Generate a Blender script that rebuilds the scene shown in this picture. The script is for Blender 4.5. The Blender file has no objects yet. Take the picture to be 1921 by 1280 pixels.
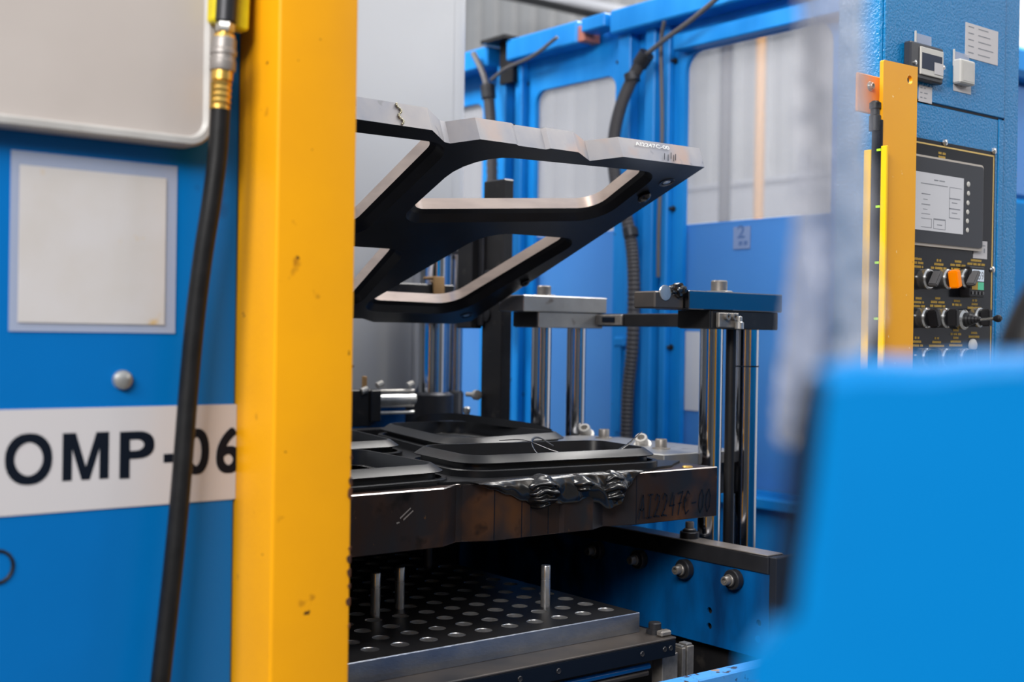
import bpy, bmesh, math, random
from mathutils import Vector, Matrix, noise

scene = bpy.context.scene
random.seed(7)
V = Vector
PI = math.pi

# ------------------------------------------------------------------ camera
cam_data = bpy.data.cameras.new('camera')
cam = bpy.data.objects.new('camera', cam_data)
scene.collection.objects.link(cam)
scene.camera = cam
YAW = math.atan2(0.6225, 0.7826)
PITCH = -math.atan(11.0 / 2338.0)
ROLL = math.radians(0.9)
fwd0 = V((math.sin(YAW), math.cos(YAW), 0))
right0 = V((math.cos(YAW), -math.sin(YAW), 0))
fwd = fwd0 * math.cos(PITCH) + V((0, 0, 1)) * math.sin(PITCH)
up0 = right0.cross(fwd)
rightv = right0 * math.cos(ROLL) + up0 * math.sin(ROLL)
upv = up0 * math.cos(ROLL) - right0 * math.sin(ROLL)
m = Matrix((rightv, upv, -fwd)).transposed().to_4x4()
m.translation = V((0, 0, 1.35))
cam.matrix_world = m
cam_data.sensor_width = 36.0
cam_data.lens = 2338.0 / 1921.0 * 36.0
cam_data.clip_start = 0.05
cam_data.clip_end = 100
cam_data.dof.use_dof = True
cam_data.dof.focus_distance = 2.35
cam_data.dof.aperture_fstop = 3.2

# ------------------------------------------------------------------ light
scene.view_settings.view_transform = 'Standard'
scene.view_settings.look = 'None'
scene.view_settings.gamma = 1.0
scene.view_settings.use_curve_mapping = False
scene.view_settings.exposure = -0.13
world = bpy.data.worlds.new('hall_light')
scene.world = world
world.use_nodes = True
bg = world.node_tree.nodes['Background']
bg.inputs[0].default_value = (0.86, 0.92, 1.0, 1)
bg.inputs[1].default_value = 0.72


def area_light(name, loc, target, sx, sy, power, col=(1, 0.97, 0.93)):
    d = bpy.data.lights.new(name, 'AREA')
    d.shape = 'RECTANGLE'; d.size = sx; d.size_y = sy; d.energy = power; d.color = col
    o = bpy.data.objects.new(name, d)
    scene.collection.objects.link(o)
    o.location = loc
    o.rotation_euler = (V(target) - V(loc)).to_track_quat('-Z', 'Y').to_euler()
    return o


# unseen area lamps, added and aimed to light the press and its surroundings
area_light('added_lamp', (-2.9, -1.0, 4.1), (1.5, 1.8, 1.2), 3.0, 1.4, 500)
area_light('added_lamp', (2.4, 1.2, 5.2), (2.2, 2.3, 1.0), 3.0, 1.0, 95)
area_light('added_lamp', (5.2, 3.0, 5.6), (4.5, 3.2, 0.5), 4.0, 1.4, 500)
area_light('added_lamp', (0.0, 4.8, 4.9), (3.3, 3.2, 1.4), 2.6, 1.4, 440)  # added to brighten the blue enclosure
area_light('added_lamp', (8.0, -2.2, 4.3), (2.4, 1.5, 1.9), 3.4, 1.2, 190)  # added so the hammered cabinet paint catches glints

# ------------------------------------------------------------------ helpers


def S(r, g, b):
    def f(c):
        c /= 255.0
        return c / 12.92 if c <= 0.04045 else ((c + 0.055) / 1.055) ** 2.4
    return (f(r), f(g), f(b), 1.0)


def mat(name, col, rough=0.5, metal=0.0, col2=None, vscale=6.0, vdetail=6, vlo=0.35, vhi=0.7, bump=0.0, bscale=120.0,
        spots=None, stretch=None, spec=0.3, emit=None, estr=0.0, rvar=0.0, bdist=0.002):
    """plain procedural paint / metal: two-tone noise, optional chips and fine relief"""
    M = bpy.data.materials.new(name)
    M.use_nodes = True
    nt = M.node_tree
    N = nt.nodes; L = nt.links
    b = N['Principled BSDF']
    b.inputs['Base Color'].default_value = col
    b.inputs['Roughness'].default_value = rough
    b.inputs['Metallic'].default_value = metal
    b.inputs['Specular IOR Level'].default_value = spec
    tc = N.new('ShaderNodeTexCoord')
    src = tc.outputs['Object']
    if stretch:
        mp = N.new('ShaderNodeMapping')
        mp.inputs['Scale'].default_value = stretch
        L.new(src, mp.inputs[0]); src = mp.outputs[0]
    out = None
    if col2 is not None:
        nz = N.new('ShaderNodeTexNoise'); nz.inputs['Scale'].default_value = vscale; nz.inputs['Detail'].default_value = vdetail
        L.new(src, nz.inputs['Vector'])
        rp = N.new('ShaderNodeMapRange'); rp.inputs[1].default_value = vlo; rp.inputs[2].default_value = vhi
        L.new(nz.outputs[0], rp.inputs[0])
        mx = N.new('ShaderNodeMix'); mx.data_type = 'RGBA'
        mx.inputs[6].default_value = col; mx.inputs[7].default_value = col2
        L.new(rp.outputs[0], mx.inputs[0])
        out = mx.outputs[2]
        if rvar:
            rr = N.new('ShaderNodeMapRange'); rr.inputs[3].default_value = max(0.02, rough - rvar); rr.inputs[4].default_value = min(1, rough + rvar)
            L.new(rp.outputs[0], rr.inputs[0]); L.new(rr.outputs[0], b.inputs['Roughness'])
    for sp in (spots or []):
        c, sc, lo, hi = sp
        nz = N.new('ShaderNodeTexNoise'); nz.inputs['Scale'].default_value = sc; nz.inputs['Detail'].default_value = 3
        L.new(tc.outputs['Object'], nz.inputs['Vector'])
        rp = N.new('ShaderNodeMapRange'); rp.inputs[1].default_value = lo; rp.inputs[2].default_value = hi
        L.new(nz.outputs[0], rp.inputs[0])
        mx = N.new('ShaderNodeMix'); mx.data_type = 'RGBA'
        if out is not None:
            L.new(out, mx.inputs[6])
        else:
            mx.inputs[6].default_value = col
        mx.inputs[7].default_value = c
        L.new(rp.outputs[0], mx.inputs[0])
        out = mx.outputs[2]
    if out is not None:
        L.new(out, b.inputs['Base Color'])
    if bump:
        nz = N.new('ShaderNodeTexNoise'); nz.inputs['Scale'].default_value = bscale; nz.inputs['Detail'].default_value = 3
        L.new(src, nz.inputs['Vector'])
        bp = N.new('ShaderNodeBump'); bp.inputs['Strength'].default_value = bump; bp.inputs['Distance'].default_value = bdist
        L.new(nz.outputs[0], bp.inputs['Height']); L.new(bp.outputs[0], b.inputs['Normal'])
    if emit is not None:
        b.inputs['Emission Color'].default_value = emit
        b.inputs['Emission Strength'].default_value = estr
    return M


def clear_mat(name, col, opac, rough=0.08, tint=(1, 1, 1, 1)):
    """thin clear sheet: mostly see-through, part glossy and slightly hazy"""
    M = bpy.data.materials.new(name); M.use_nodes = True
    nt = M.node_tree; N = nt.nodes; L = nt.links
    b = N['Principled BSDF']
    b.inputs['Base Color'].default_value = col; b.inputs['Roughness'].default_value = rough
    tr = N.new('ShaderNodeBsdfTransparent'); tr.inputs[0].default_value = tint
    mx = N.new('ShaderNodeMixShader'); mx.inputs[0].default_value = opac
    L.new(tr.outputs[0], mx.inputs[1]); L.new(b.outputs[0], mx.inputs[2])
    L.new(mx.outputs[0], N['Material Output'].inputs[0])
    return M


class MB:
    """collects shapes in world coordinates; build() links them as ONE mesh object"""

    def __init__(self):
        self.bm = bmesh.new()
        self.mi = 0

    def _add(self, geom):
        for f in geom:
            f.material_index = self.mi

    def box(self, x0, x1, y0, y1, z0, z1, b=0.0, M=None, seg=1):
        t = bmesh.new()
        bmesh.ops.create_cube(t, size=1.0)
        for v in t.verts:
            v.co = V(((x0 + x1) / 2 + v.co.x * (x1 - x0), (y0 + y1) / 2 + v.co.y * (y1 - y0), (z0 + z1) / 2 + v.co.z * (z1 - z0)))
        if b > 0:
            bmesh.ops.bevel(t, geom=list(t.edges), offset=b, segments=seg, profile=0.5, affect='EDGES')
        if M is not None:
            bmesh.ops.transform(t, matrix=M, verts=t.verts)
        self.merge(t)
        return self

    def merge(self, t):
        mp = {}
        for v in t.verts:
            mp[v] = self.bm.verts.new(v.co)
        for f in t.faces:
            try:
                nf = self.bm.faces.new([mp[v] for v in f.verts]); nf.material_index = self.mi
            except ValueError:
                pass
        t.free()

    def poly(self, pts):
        f = self.bm.faces.new([self.bm.verts.new(V(p)) for p in pts])
        f.material_index = self.mi
        return self

    def loft(self, rings, closed=True, cap0=False, cap1=False):
        R = [[self.bm.verts.new(V(p)) for p in r] for r in rings]
        n = len(R[0])
        for a, b in zip(R, R[1:]):
            for i in range(n if closed else n - 1):
                j = (i + 1) % n
                f = self.bm.faces.new((a[i], a[j], b[j], b[i])); f.material_index = self.mi
        if cap0:
            f = self.bm.faces.new(list(reversed(R[0]))); f.material_index = self.mi
        if cap1:
            f = self.bm.faces.new(R[-1]); f.material_index = self.mi
        return self

    def tube(self, pts, r, n=8, caps=True, flat=None):
        pts = [V(p) for p in pts]
        rs = r if isinstance(r, (list, tuple)) else [r] * len(pts)
        rings = []
        nrm = None
        for i, p in enumerate(pts):
            if i == 0: t = pts[1] - pts[0]
            elif i == len(pts) - 1: t = pts[-1] - pts[-2]
            else: t = (pts[i + 1] - pts[i - 1])
            t.normalize()
            if nrm is None:
                a = V((0, 0, 1)) if abs(t.z) < 0.9 else V((1, 0, 0))
                nrm = t.cross(a).normalized()
            nrm = (nrm - t * nrm.dot(t)).normalized()
            bn = t.cross(nrm)
            k = flat if flat else 1.0
            rings.append([p + nrm * rs[i] * math.cos(2 * PI * j / n) + bn * rs[i] * k * math.sin(2 * PI * j / n) for j in range(n)])
        return self.loft(rings, True, caps, caps)

    def cyl(self, p0, p1, r0, r1=None, n=20):
        return self.tube([p0, p1], [r0, r0 if r1 is None else r1], n)

    def lathe(self, p0, axis, prof, n=20, cap0=True, cap1=True):
        ax = V(axis).normalized()
        a = V((0, 0, 1)) if abs(ax.z) < 0.9 else V((1, 0, 0))
        u = ax.cross(a).normalized(); w = ax.cross(u)
        rings = [[V(p0) + ax * h + u * r * math.cos(2 * PI * j / n) + w * r * math.sin(2 * PI * j / n) for j in range(n)] for r, h in prof]
        return self.loft(rings, True, cap0, cap1)

    def prism(self, poly, a0, a1, fn=lambda x, y, h: (x, y, h), holes=(), bev=0.0):
        """extrude a 2-D outline (with optional holes) between heights a0 and a1"""
        if not holes:
            t = bmesh.new()
            lo = [t.verts.new(V((x, y, a0))) for x, y in poly]
            hi = [t.verts.new(V((x, y, a1))) for x, y in poly]
            n = len(poly)
            t.faces.new(list(reversed(lo))); t.faces.new(hi)
            for i in range(n):
                t.faces.new((lo[i], lo[(i + 1) % n], hi[(i + 1) % n], hi[i]))
            if bev:
                bmesh.ops.bevel(t, geom=[e for e in t.edges if abs(e.verts[0].co.z - e.verts[1].co.z) < 1e-7], offset=bev, segments=1, affect='EDGES')
            for v in t.verts:
                v.co = V(fn(*v.co))
            self.merge(t)
            return self
        t = bmesh.new()
        for h in (a0, a1):
            edges = []
            for loop in [poly] + list(holes):
                vs = [t.verts.new(V((x, y, h))) for x, y in loop]
                for i in range(len(vs)):
                    edges.append(t.edges.new((vs[i], vs[(i + 1) % len(vs)])))
            bmesh.ops.triangle_fill(t, use_beauty=True, edges=edges)
        for loop in [poly] + list(holes):
            n = len(loop)
            lo = [t.verts.new(V((x, y, a0))) for x, y in loop]
            hi = [t.verts.new(V((x, y, a1))) for x, y in loop]
            for i in range(n):
                t.faces.new((lo[i], lo[(i + 1) % n], hi[(i + 1) % n], hi[i]))
        bmesh.ops.remove_doubles(t, verts=t.verts, dist=1e-6)
        for v in t.verts:
            v.co = V(fn(*v.co))
        self.merge(t)
        return self

    def build(self, name, mats, root=None, parent=None, smooth=True, angle=32, label=None):
        bm = self.bm
        bmesh.ops.recalc_face_normals(bm, faces=bm.faces)
        if root is not None:
            off = V(root['_b'])
        else:
            xs = [v.co for v in bm.verts]
            off = V(((min(c.x for c in xs) + max(c.x for c in xs)) / 2, (min(c.y for c in xs) + max(c.y for c in xs)) / 2, min(c.z for c in xs)))
        for v in bm.verts:
            v.co -= off
        me = bpy.data.meshes.new(name)
        bm.to_mesh(me); bm.free()
        for mm in (mats if isinstance(mats, (list, tuple)) else [mats]):
            me.materials.append(mm)
        if smooth:
            me.polygons.foreach_set('use_smooth', [True] * len(me.polygons))
            me.set_sharp_from_angle(angle=math.radians(angle))
        o = bpy.data.objects.new(name, me)
        scene.collection.objects.link(o)
        if root is None:
            o.location = off
        else:
            o.parent = parent if parent is not None else root
        if label:
            o['label'] = label
        return o


ROOTS = []


def tag(o, label=None, cat=None, group=None, kind=None):
    if label: o['label'] = label
    if cat: o['category'] = cat
    if group: o['group'] = group
    if kind: o['kind'] = kind
    return o


def thing(name, label, cat, base, group=None, kind=None):
    o = bpy.data.objects.new(name, None)
    o.empty_display_size = 0.05
    scene.collection.objects.link(o)
    o.location = base
    o['_b'] = tuple(base)
    ROOTS.append(o)
    return tag(o, label, cat, group, kind)


def roundpoly(pts, r, seg=6):
    out = []
    n = len(pts)
    rr = r if isinstance(r, (list, tuple)) else [r] * n
    for i in range(n):
        p = V((pts[i][0], pts[i][1])); a = V((pts[i - 1][0], pts[i - 1][1])); b = V((pts[(i + 1) % n][0], pts[(i + 1) % n][1]))
        da = (a - p).normalized(); db = (b - p).normalized()
        ang = da.angle(db)
        d = rr[i] / math.tan(ang / 2)
        d = min(d, (a - p).length * 0.48, (b - p).length * 0.48)
        r_ = d * math.tan(ang / 2)
        c = p + (da + db).normalized() * (r_ / math.sin(ang / 2))
        s = p + da * d - c; e = p + db * d - c
        a0 = math.atan2(s.y, s.x); a1 = math.atan2(e.y, e.x)
        while a1 - a0 > PI: a1 -= 2 * PI
        while a1 - a0 < -PI: a1 += 2 * PI
        for k in range(seg + 1):
            t = a0 + (a1 - a0) * k / seg
            out.append((c.x + r_ * math.cos(t), c.y + r_ * math.sin(t)))
    return out


def offset(poly, d):
    """grow a smooth counter-clockwise outline outwards by d"""
    n = len(poly); out = []
    area = sum(poly[i - 1][0] * poly[i][1] - poly[i][0] * poly[i - 1][1] for i in range(n))
    sg = 1 if area > 0 else -1
    for i in range(n):
        t = V((poly[(i + 1) % n][0] - poly[i - 1][0], poly[(i + 1) % n][1] - poly[i - 1][1])).normalized()
        out.append((poly[i][0] + sg * t.y * d, poly[i][1] - sg * t.x * d))
    return out


def circle(cx, cy, r, n=16):
    return [(cx + r * math.cos(2 * PI * k / n), cy + r * math.sin(2 * PI * k / n)) for k in range(n)]


_text_cache = {}


def text_faces(s, bold=0.0):
    key = (s, bold)
    if key in _text_cache: return _text_cache[key]
    cu = bpy.data.curves.new('t', 'FONT'); cu.body = s; cu.offset = bold; cu.resolution_u = 6
    ob = bpy.data.objects.new('t', cu); scene.collection.objects.link(ob)
    dg = bpy.context.evaluated_depsgraph_get()
    me = ob.evaluated_get(dg).to_mesh()
    vs = [tuple(v.co) for v in me.vertices]; fs = [tuple(p.vertices) for p in me.polygons]
    ob.evaluated_get(dg).to_mesh_clear()
    bpy.data.objects.remove(ob); bpy.data.curves.remove(cu)
    _text_cache[key] = (vs, fs)
    return vs, fs


def put_text(mb, s, o, ex, ez, bold=0.0):
    """letters scaled into the parallelogram o, o+ex, o+ez"""
    vs, fs = text_faces(s, bold)
    x0 = min(v[0] for v in vs); x1 = max(v[0] for v in vs); y0 = min(v[1] for v in vs); y1 = max(v[1] for v in vs)
    o, ex, ez = V(o), V(ex), V(ez)
    nv = [mb.bm.verts.new(o + ex * ((v[0] - x0) / (x1 - x0)) + ez * ((v[1] - y0) / (y1 - y0))) for v in vs]
    for f in fs:
        try:
            mb.bm.faces.new([nv[i] for i in f]).material_index = mb.mi
        except ValueError:
            pass


GLYPH = {'A': [[(0, 0), (.45, 1), (.85, 0)], [(.15, .38), (.72, .4)]], 'I': [[(.1, .98), (.8, 1)], [(.45, 1), (.42, 0)], [(.05, 0), (.85, .02)]],
         '2': [[(.05, .75), (.3, .98), (.65, .9), (.7, .65), (.4, .3), (.02, .02), (.35, .06), (.85, .02)]],
         '4': [[(.45, 1), (.05, .42), (.85, .45)], [(.65, .85), (.6, 0)]], '7': [[(.05, .92), (.85, 1), (.5, .5), (.35, 0)], [(.25, .48), (.75, .52)]],
         'C': [[(.85, .85), (.5, 1), (.12, .7), (.08, .3), (.4, 0), (.85, .15)]], '-': [[(.1, .45), (.8, .47)]],
         '0': [[(.45, 1), (.12, .75), (.08, .3), (.4, 0), (.75, .22), (.8, .7), (.5, 1)]]}


def handwriting(mb, s, o, ex, ez, nrm, w):
    o, ex, ez, nrm = V(o), V(ex), V(ez), V(nrm)
    n = len(s)
    for i, ch in enumerate(s):
        for st in GLYPH[ch]:
            pts = [o + ex * ((i + 0.08 + 0.84 * x) / n) + ez * y for x, y in st]
            for a, b in zip(pts, pts[1:]):
                d = (b - a).normalized(); sd = d.cross(nrm).normalized() * w * 0.5
                mb.poly([a - sd - d * w * .3, b - sd + d * w * .3, b + sd + d * w * .3, a + sd - d * w * .3])


def socket_bolt(mb, p, ax, r=0.013, h=0.017, wr=None, wh=0.004):
    """socket-head screw: washer, knurled head with rounded rim and hex recess"""
    ax = V(ax).normalized(); p = V(p)
    if wr:
        mb.lathe(p, ax, [(wr, 0), (wr, wh * .7), (wr * .93, wh)], 24)
        p = p + ax * wh
    mb.lathe(p, ax, [(r, 0), (r, h * .88), (r * .9, h), (r * .58, h)], 24, True, False)
    mb.lathe(p, ax, [(r * .58, h), (r * .52, h * .45)], 6, False, True)


# ------------------------------------------------------------------ materials
BLUE = (0.0, 0.13, 0.42, 1)
m_blue = mat('blue_paint_gloss', BLUE, 0.30, 0, spec=.22, col2=(0.0, 0.115, 0.37, 1), vscale=3, bump=0.05, bscale=60, spots=[((0.004, 0.07, 0.22, 1), 9, .70, .76)])
m_blue_tex = mat('blue_hammered_paint', (0.003, 0.175, 0.44, 1), 0.24, 0, spec=.30, col2=(0.006, 0.19, 0.46, 1), vscale=4, bump=0.6, bscale=190, bdist=0.004)
m_blue_bg = mat('blue_frame_paint', (0.012, 0.225, 0.62, 1), 0.38, 0, spec=.2, col2=(0.002, 0.175, 0.54, 1), vscale=4, stretch=(1, 3, .6), bump=0.03, bscale=30)
m_blue_pale = mat('pale_blue_sheet', (0.06, 0.22, 0.55, 1), 0.28, 0, col2=(0.05, 0.19, 0.52, 1), vscale=2)
m_blue_oily_shaded = mat('blue_paint_oily_shaded', (0.0, 0.10, 0.33, 1), 0.38, 0, spec=.22, col2=(0.002, 0.028, 0.10, 1), vscale=7, stretch=(1, 1.6, .5), spots=[((0.006, 0.008, 0.012, 1), 5, .56, .72)])  # dark tones hold both oil and painted shade
m_blue_worn = mat('blue_paint_scraped', (0.06, 0.26, 0.62, 1), 0.42, 0, col2=(0.03, 0.21, 0.58, 1), vscale=8, spots=[((0.03, 0.02, 0.02, 1), 42, .60, .63), ((0.25, 0.18, 0.14, 1), 30, .64, .68)])
m_plastic_blue = mat('blue_plastic', (0.0, 0.15, 0.42, 1), 0.45, 0, spec=.12, col2=(0.0, 0.14, 0.40, 1), vscale=14)
m_yellow = mat('yellow_paint', (0.76, 0.335, 0.004, 1), 0.36, 0, spec=.2, col2=(0.68, 0.295, 0.006, 1), vscale=5, bump=0.04, bscale=50,
               spots=[((0.42, 0.17, 0.006, 1), 27, .70, .76), ((0.07, 0.03, 0.008, 1), 46, .735, .76)])
m_yellow_r = mat('yellow_paint_scuffed', (0.78, 0.355, 0.010, 1), 0.4, 0, col2=(0.74, 0.32, 0.008, 1), vscale=5,
                 spots=[((0.85, 0.62, 0.3, 1), 60, .70, .74), ((0.16, 0.08, 0.015, 1), 70, .74, .77)])
m_rust = mat('rusty_steel', (0.09, 0.032, 0.012, 1), 0.8, 0, col2=(0.03, 0.014, 0.01, 1), vscale=60)
m_board = mat('stained_whiteboard', (0.44, 0.40, 0.38, 1), 0.4, 0, col2=(0.40, 0.36, 0.34, 1), vscale=4, spots=[((0.34, 0.30, 0.27, 1), 3.5, .60, .85)])
m_alu = mat('dull_aluminium', (0.50, 0.49, 0.48, 1), 0.45, 0.35, col2=(0.42, 0.41, 0.40, 1), vscale=20)
m_white = mat('white_label', (0.49, 0.475, 0.495, 1), 0.4)
m_paper = mat('aged_white_label', (0.50, 0.485, 0.495, 1), 0.4, col2=(0.47, 0.445, 0.43, 1), vscale=12, spots=[((0.50, 0.36, 0.19, 1), 22, .66, .78)])
m_sleeve = clear_mat('clear_sleeve', (0.5, 0.55, 0.68, 1), 0.42, 0.2)
m_ink = mat('dark_ink', (0.003, 0.006, 0.013, 1), 0.5, spec=.15)
m_grey_ink = mat('grey_print', (0.22, 0.23, 0.26, 1), 0.6)
m_gold = mat('gold_print', (0.50, 0.32, 0.05, 1), 0.5)
m_gold2 = mat('gold_line', (0.62, 0.43, 0.14, 1), 0.4)
m_black_hose = mat('black_hose', (0.006, 0.006, 0.0065, 1), 0.42, 0, spec=.22, col2=(0.010, 0.010, 0.011, 1), vscale=40, bump=0.08, bscale=250)
m_brass = mat('brass', (0.62, 0.40, 0.10, 1), 0.32, 0.85, col2=(0.55, 0.33, 0.08, 1), vscale=50)
m_grey_metal = mat('grey_knurled_steel', (0.27, 0.25, 0.24, 1), 0.42, 0.5, bump=0.1, bscale=300)
m_zinc = mat('zinc_steel', (0.55, 0.55, 0.54, 1), 0.35, 0.8, col2=(0.4, 0.4, 0.39, 1), vscale=30)
m_yellow_clear = mat('yellow_translucent', (0.62, 0.50, 0.01, 1), 0.25, 0, col2=(0.5, 0.4, 0.01, 1), vscale=40)
m_steel_lt = mat('ground_steel_plate', (0.40, 0.37, 0.36, 1), 0.5, 0.45, col2=(0.23, 0.245, 0.29, 1), vscale=9, vdetail=8, vlo=.3, vhi=.75, stretch=(1.3, 1, .8), bump=0.05, bscale=70,
                 spots=[((0.44, 0.31, 0.25, 1), 7, .54, .68), ((0.22, 0.22, 0.24, 1), 30, .68, .74)])
m_steel_under = mat('shaded_mold_underside', (0.016, 0.017, 0.021, 1), 0.36, 0.4, col2=(0.010, 0.010, 0.012, 1), vscale=10)  # underside shade is put into this near-black colour
m_steel_wall = mat('cut_steel_wall', (0.62, 0.50, 0.43, 1), 0.36, 0.7, col2=(0.50, 0.40, 0.35, 1), vscale=12, stretch=(1, 1, 4))
m_mold_front = mat('scorched_mold_steel', (0.030, 0.016, 0.012, 1), 0.42, 0.45, col2=(0.018, 0.020, 0.026, 1), vscale=9, vdetail=8, vlo=.38, vhi=.62, stretch=(1.2, 1, .55), bump=0.08, bscale=90,
                   spots=[((0.095, 0.040, 0.016, 1), 8, .52, .70), ((0.11, 0.055, 0.028, 1), 55, .70, .76), ((0.004, 0.004, 0.005, 1), 16, .60, .70)])
m_mold_edge = mat('edge_glint_and_scratch', (0.42, 0.38, 0.36, 1), 0.3, 0.8)  # painted glint of the mold edge, also used for bare scratches
m_rubber = mat('black_rubber', (0.0065, 0.007, 0.0085, 1), 0.38, 0, col2=(0.009, 0.0095, 0.0115, 1), vscale=30, spec=0.27)
m_rubber_gl = mat('glossy_raw_rubber', (0.006, 0.006, 0.007, 1), 0.26, 0, spec=0.6, bump=0.15, bscale=90)
m_chrome = mat('hard_chrome_rod', (0.58, 0.59, 0.62, 1), 0.10, 1.0, col2=(0.42, 0.43, 0.47, 1), vscale=6, stretch=(4, 4, .3), bump=0.02, bscale=30)
m_dark_steel = mat('dark_oxide_steel', (0.025, 0.026, 0.03, 1), 0.38, 0.5, col2=(0.04, 0.04, 0.045, 1), vscale=14)
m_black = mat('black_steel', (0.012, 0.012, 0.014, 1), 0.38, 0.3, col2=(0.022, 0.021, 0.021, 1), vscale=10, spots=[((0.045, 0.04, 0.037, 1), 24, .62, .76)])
m_mid_steel = mat('machined_steel_block', (0.36, 0.355, 0.35, 1), 0.36, 0.7, col2=(0.26, 0.255, 0.25, 1), vscale=11, bump=0.04, bscale=80, spots=[((0.14, 0.115, 0.10, 1), 18, .62, .72)])
m_bolt = mat('knurled_bolt_steel', (0.20, 0.185, 0.17, 1), 0.42, 0.6, col2=(0.28, 0.26, 0.24, 1), vscale=60)
m_washer = mat('pale_washer_steel', (0.45, 0.43, 0.40, 1), 0.4, 0.5)
m_platen_top = mat('black_oxide_platen', (0.014, 0.014, 0.016, 1), 0.40, 0.35, col2=(0.022, 0.021, 0.021, 1), vscale=8)
m_platen_side = mat('milled_platen_edge', (0.27, 0.28, 0.31, 1), 0.30, 0.8, col2=(0.15, 0.18, 0.25, 1), vscale=12, vdetail=8, stretch=(1, 1, 2.2), bump=0.25, bscale=160, bdist=.001)
m_bore = mat('bright_bored_steel', (0.62, 0.62, 0.64, 1), 0.25, 0.85, col2=(0.5, 0.5, 0.5, 1), vscale=90)
m_base_plate = mat('worn_base_plate', (0.10, 0.085, 0.075, 1), 0.38, 0.5, col2=(0.05, 0.048, 0.05, 1), vscale=10)
m_white_paint = mat('off_white_machine_paint', (0.40, 0.405, 0.42, 1), 0.35, 0, col2=(0.375, 0.38, 0.395, 1), vscale=2, spots=[((0.44, 0.44, 0.44, 1), 6, .66, .82)])
m_wall = mat('pale_wall_sheet', (0.50, 0.50, 0.50, 1), 0.55, 0, col2=(0.42, 0.42, 0.425, 1), vscale=1.5)
m_wall_w = mat('white_wall_sheet', (0.55, 0.56, 0.60, 1), 0.5)
m_floor = mat('dark_concrete', (0.10, 0.10, 0.10, 1), 0.6, 0, col2=(0.075, 0.075, 0.075, 1), vscale=3)
m_conduit = mat('grey_flexible_conduit', (0.055, 0.052, 0.055, 1), 0.5, 0, bump=0.0)
m_cable = mat('grey_cable', (0.085, 0.08, 0.085, 1), 0.5)
m_orange_pole = mat('orange_pole', (0.62, 0.34, 0.13, 1), 0.5)
m_orange = mat('orange_bracket', (0.75, 0.24, 0.02, 1), 0.4)
m_orange_lit = mat('orange_switch_plastic', (0.85, 0.22, 0.0, 1), 0.25, 0, emit=(1, 0.25, 0.0, 1), estr=0.12)
m_panel_black = mat('black_gloss_panel', (0.008, 0.009, 0.013, 1), 0.14, 0, col2=(0.012, 0.013, 0.017, 1), vscale=8)
m_bezel = mat('charcoal_screen_bezel', (0.035, 0.038, 0.048, 1), 0.28)
m_bezel_edge = mat('pale_bezel_trim', (0.50, 0.45, 0.40, 1), 0.35, 0.4)
m_screen = mat('lit_grey_screen', (0.35, 0.35, 0.37, 1), 0.2, emit=(0.75, 0.76, 0.82, 1), estr=0.28)
m_screen_dark = mat('dark_meter_screen', (0.02, 0.03, 0.06, 1), 0.15)
m_lcd = mat('pale_meter_display', (0.3, 0.34, 0.4, 1), 0.2, emit=(0.75, 0.85, 1, 1), estr=0.45)
m_green = mat('green_display', (0.05, 0.3, 0.18, 1), 0.3, emit=(0.1, 0.6, 0.35, 1), estr=0.35)
m_amber = mat('amber_display', (0.3, 0.18, 0.02, 1), 0.3, emit=(0.6, 0.35, 0.03, 1), estr=0.2)
m_lime = mat('lime_mark', (0.35, 0.7, 0.02, 1), 0.4)
m_chip = mat('chrome_trim', (0.6, 0.6, 0.6, 1), 0.2, 0.9)
m_knob = mat('black_knob_plastic', (0.012, 0.012, 0.014, 1), 0.35)
m_knob_top = mat('grey_knob_face', (0.08, 0.08, 0.085, 1), 0.35)
m_key = mat('pale_round_key', (0.50, 0.49, 0.47, 1), 0.4)
m_tan = mat('tan_webbing', (0.26, 0.15, 0.06, 1), 0.7, 0, bump=0.3, bscale=200)
m_film = clear_mat('clear_plastic_film', (0.27, 0.275, 0.31, 1), 0.78, 0.12)
m_pane = clear_mat('hazy_acrylic', (0.40, 0.41, 0.45, 1), 0.42, 0.12)
m_lemon = mat('lemon_yellow_plastic', (0.80, 0.47, 0.006, 1), 0.35)
m_hall = mat('grey_hall_wall', (0.20, 0.205, 0.21, 1), .7, 0, col2=(.17, .175, .18, 1), vscale=1)
m_red = mat('red_label', (0.40, 0.14, 0.10, 1), 0.5)

# ================================================================== SETTING
tag(MB().box(-6, 12, -6, 14, -0.05, 0).build('floor', m_floor), 'dark concrete hall floor', kind='structure')


def corrugated(name, x, y0, y1, z0, z1, mt, label, pitch=0.30, dep=0.05):
    mb = MB()
    pts = []
    y = y0
    while y < y1:
        for f, d in ((0, 0), (.45, 0), (.55, dep), (.9, dep)):
            pts.append((y + f * pitch, d))
        y += pitch
    mb.loft([[(x + d, yy, z) for yy, d in pts] for z in (z0, z1)], closed=False)
    mb.box(x + dep + .01, x + dep + .05, y0, y1, z0, z1)
    return tag(mb.build(name, mt, smooth=False), label, kind='structure')


corrugated('wall_far', 7.8, -3, 13, 2.62, 6.2, m_wall, 'pale corrugated sheet wall of the hall')
tag(MB().box(7.75, 7.85, -3, 13, 0, 2.6).box(7.72, 7.86, -3, 13, 2.6, 2.64).build('wall_far_lower', m_wall_w), 'smooth white lower part of the hall wall', kind='structure')
# hall walls on the camera's side
tag(MB().box(-6.1, -6.0, -6, 14, 0, 4.2).build('wall_left', m_hall), 'plain grey hall wall', kind='structure')
tag(MB().box(-6, 12, -6.1, -6.0, 0, 4.2).build('wall_back', m_hall), 'plain grey hall wall', kind='structure')
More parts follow.
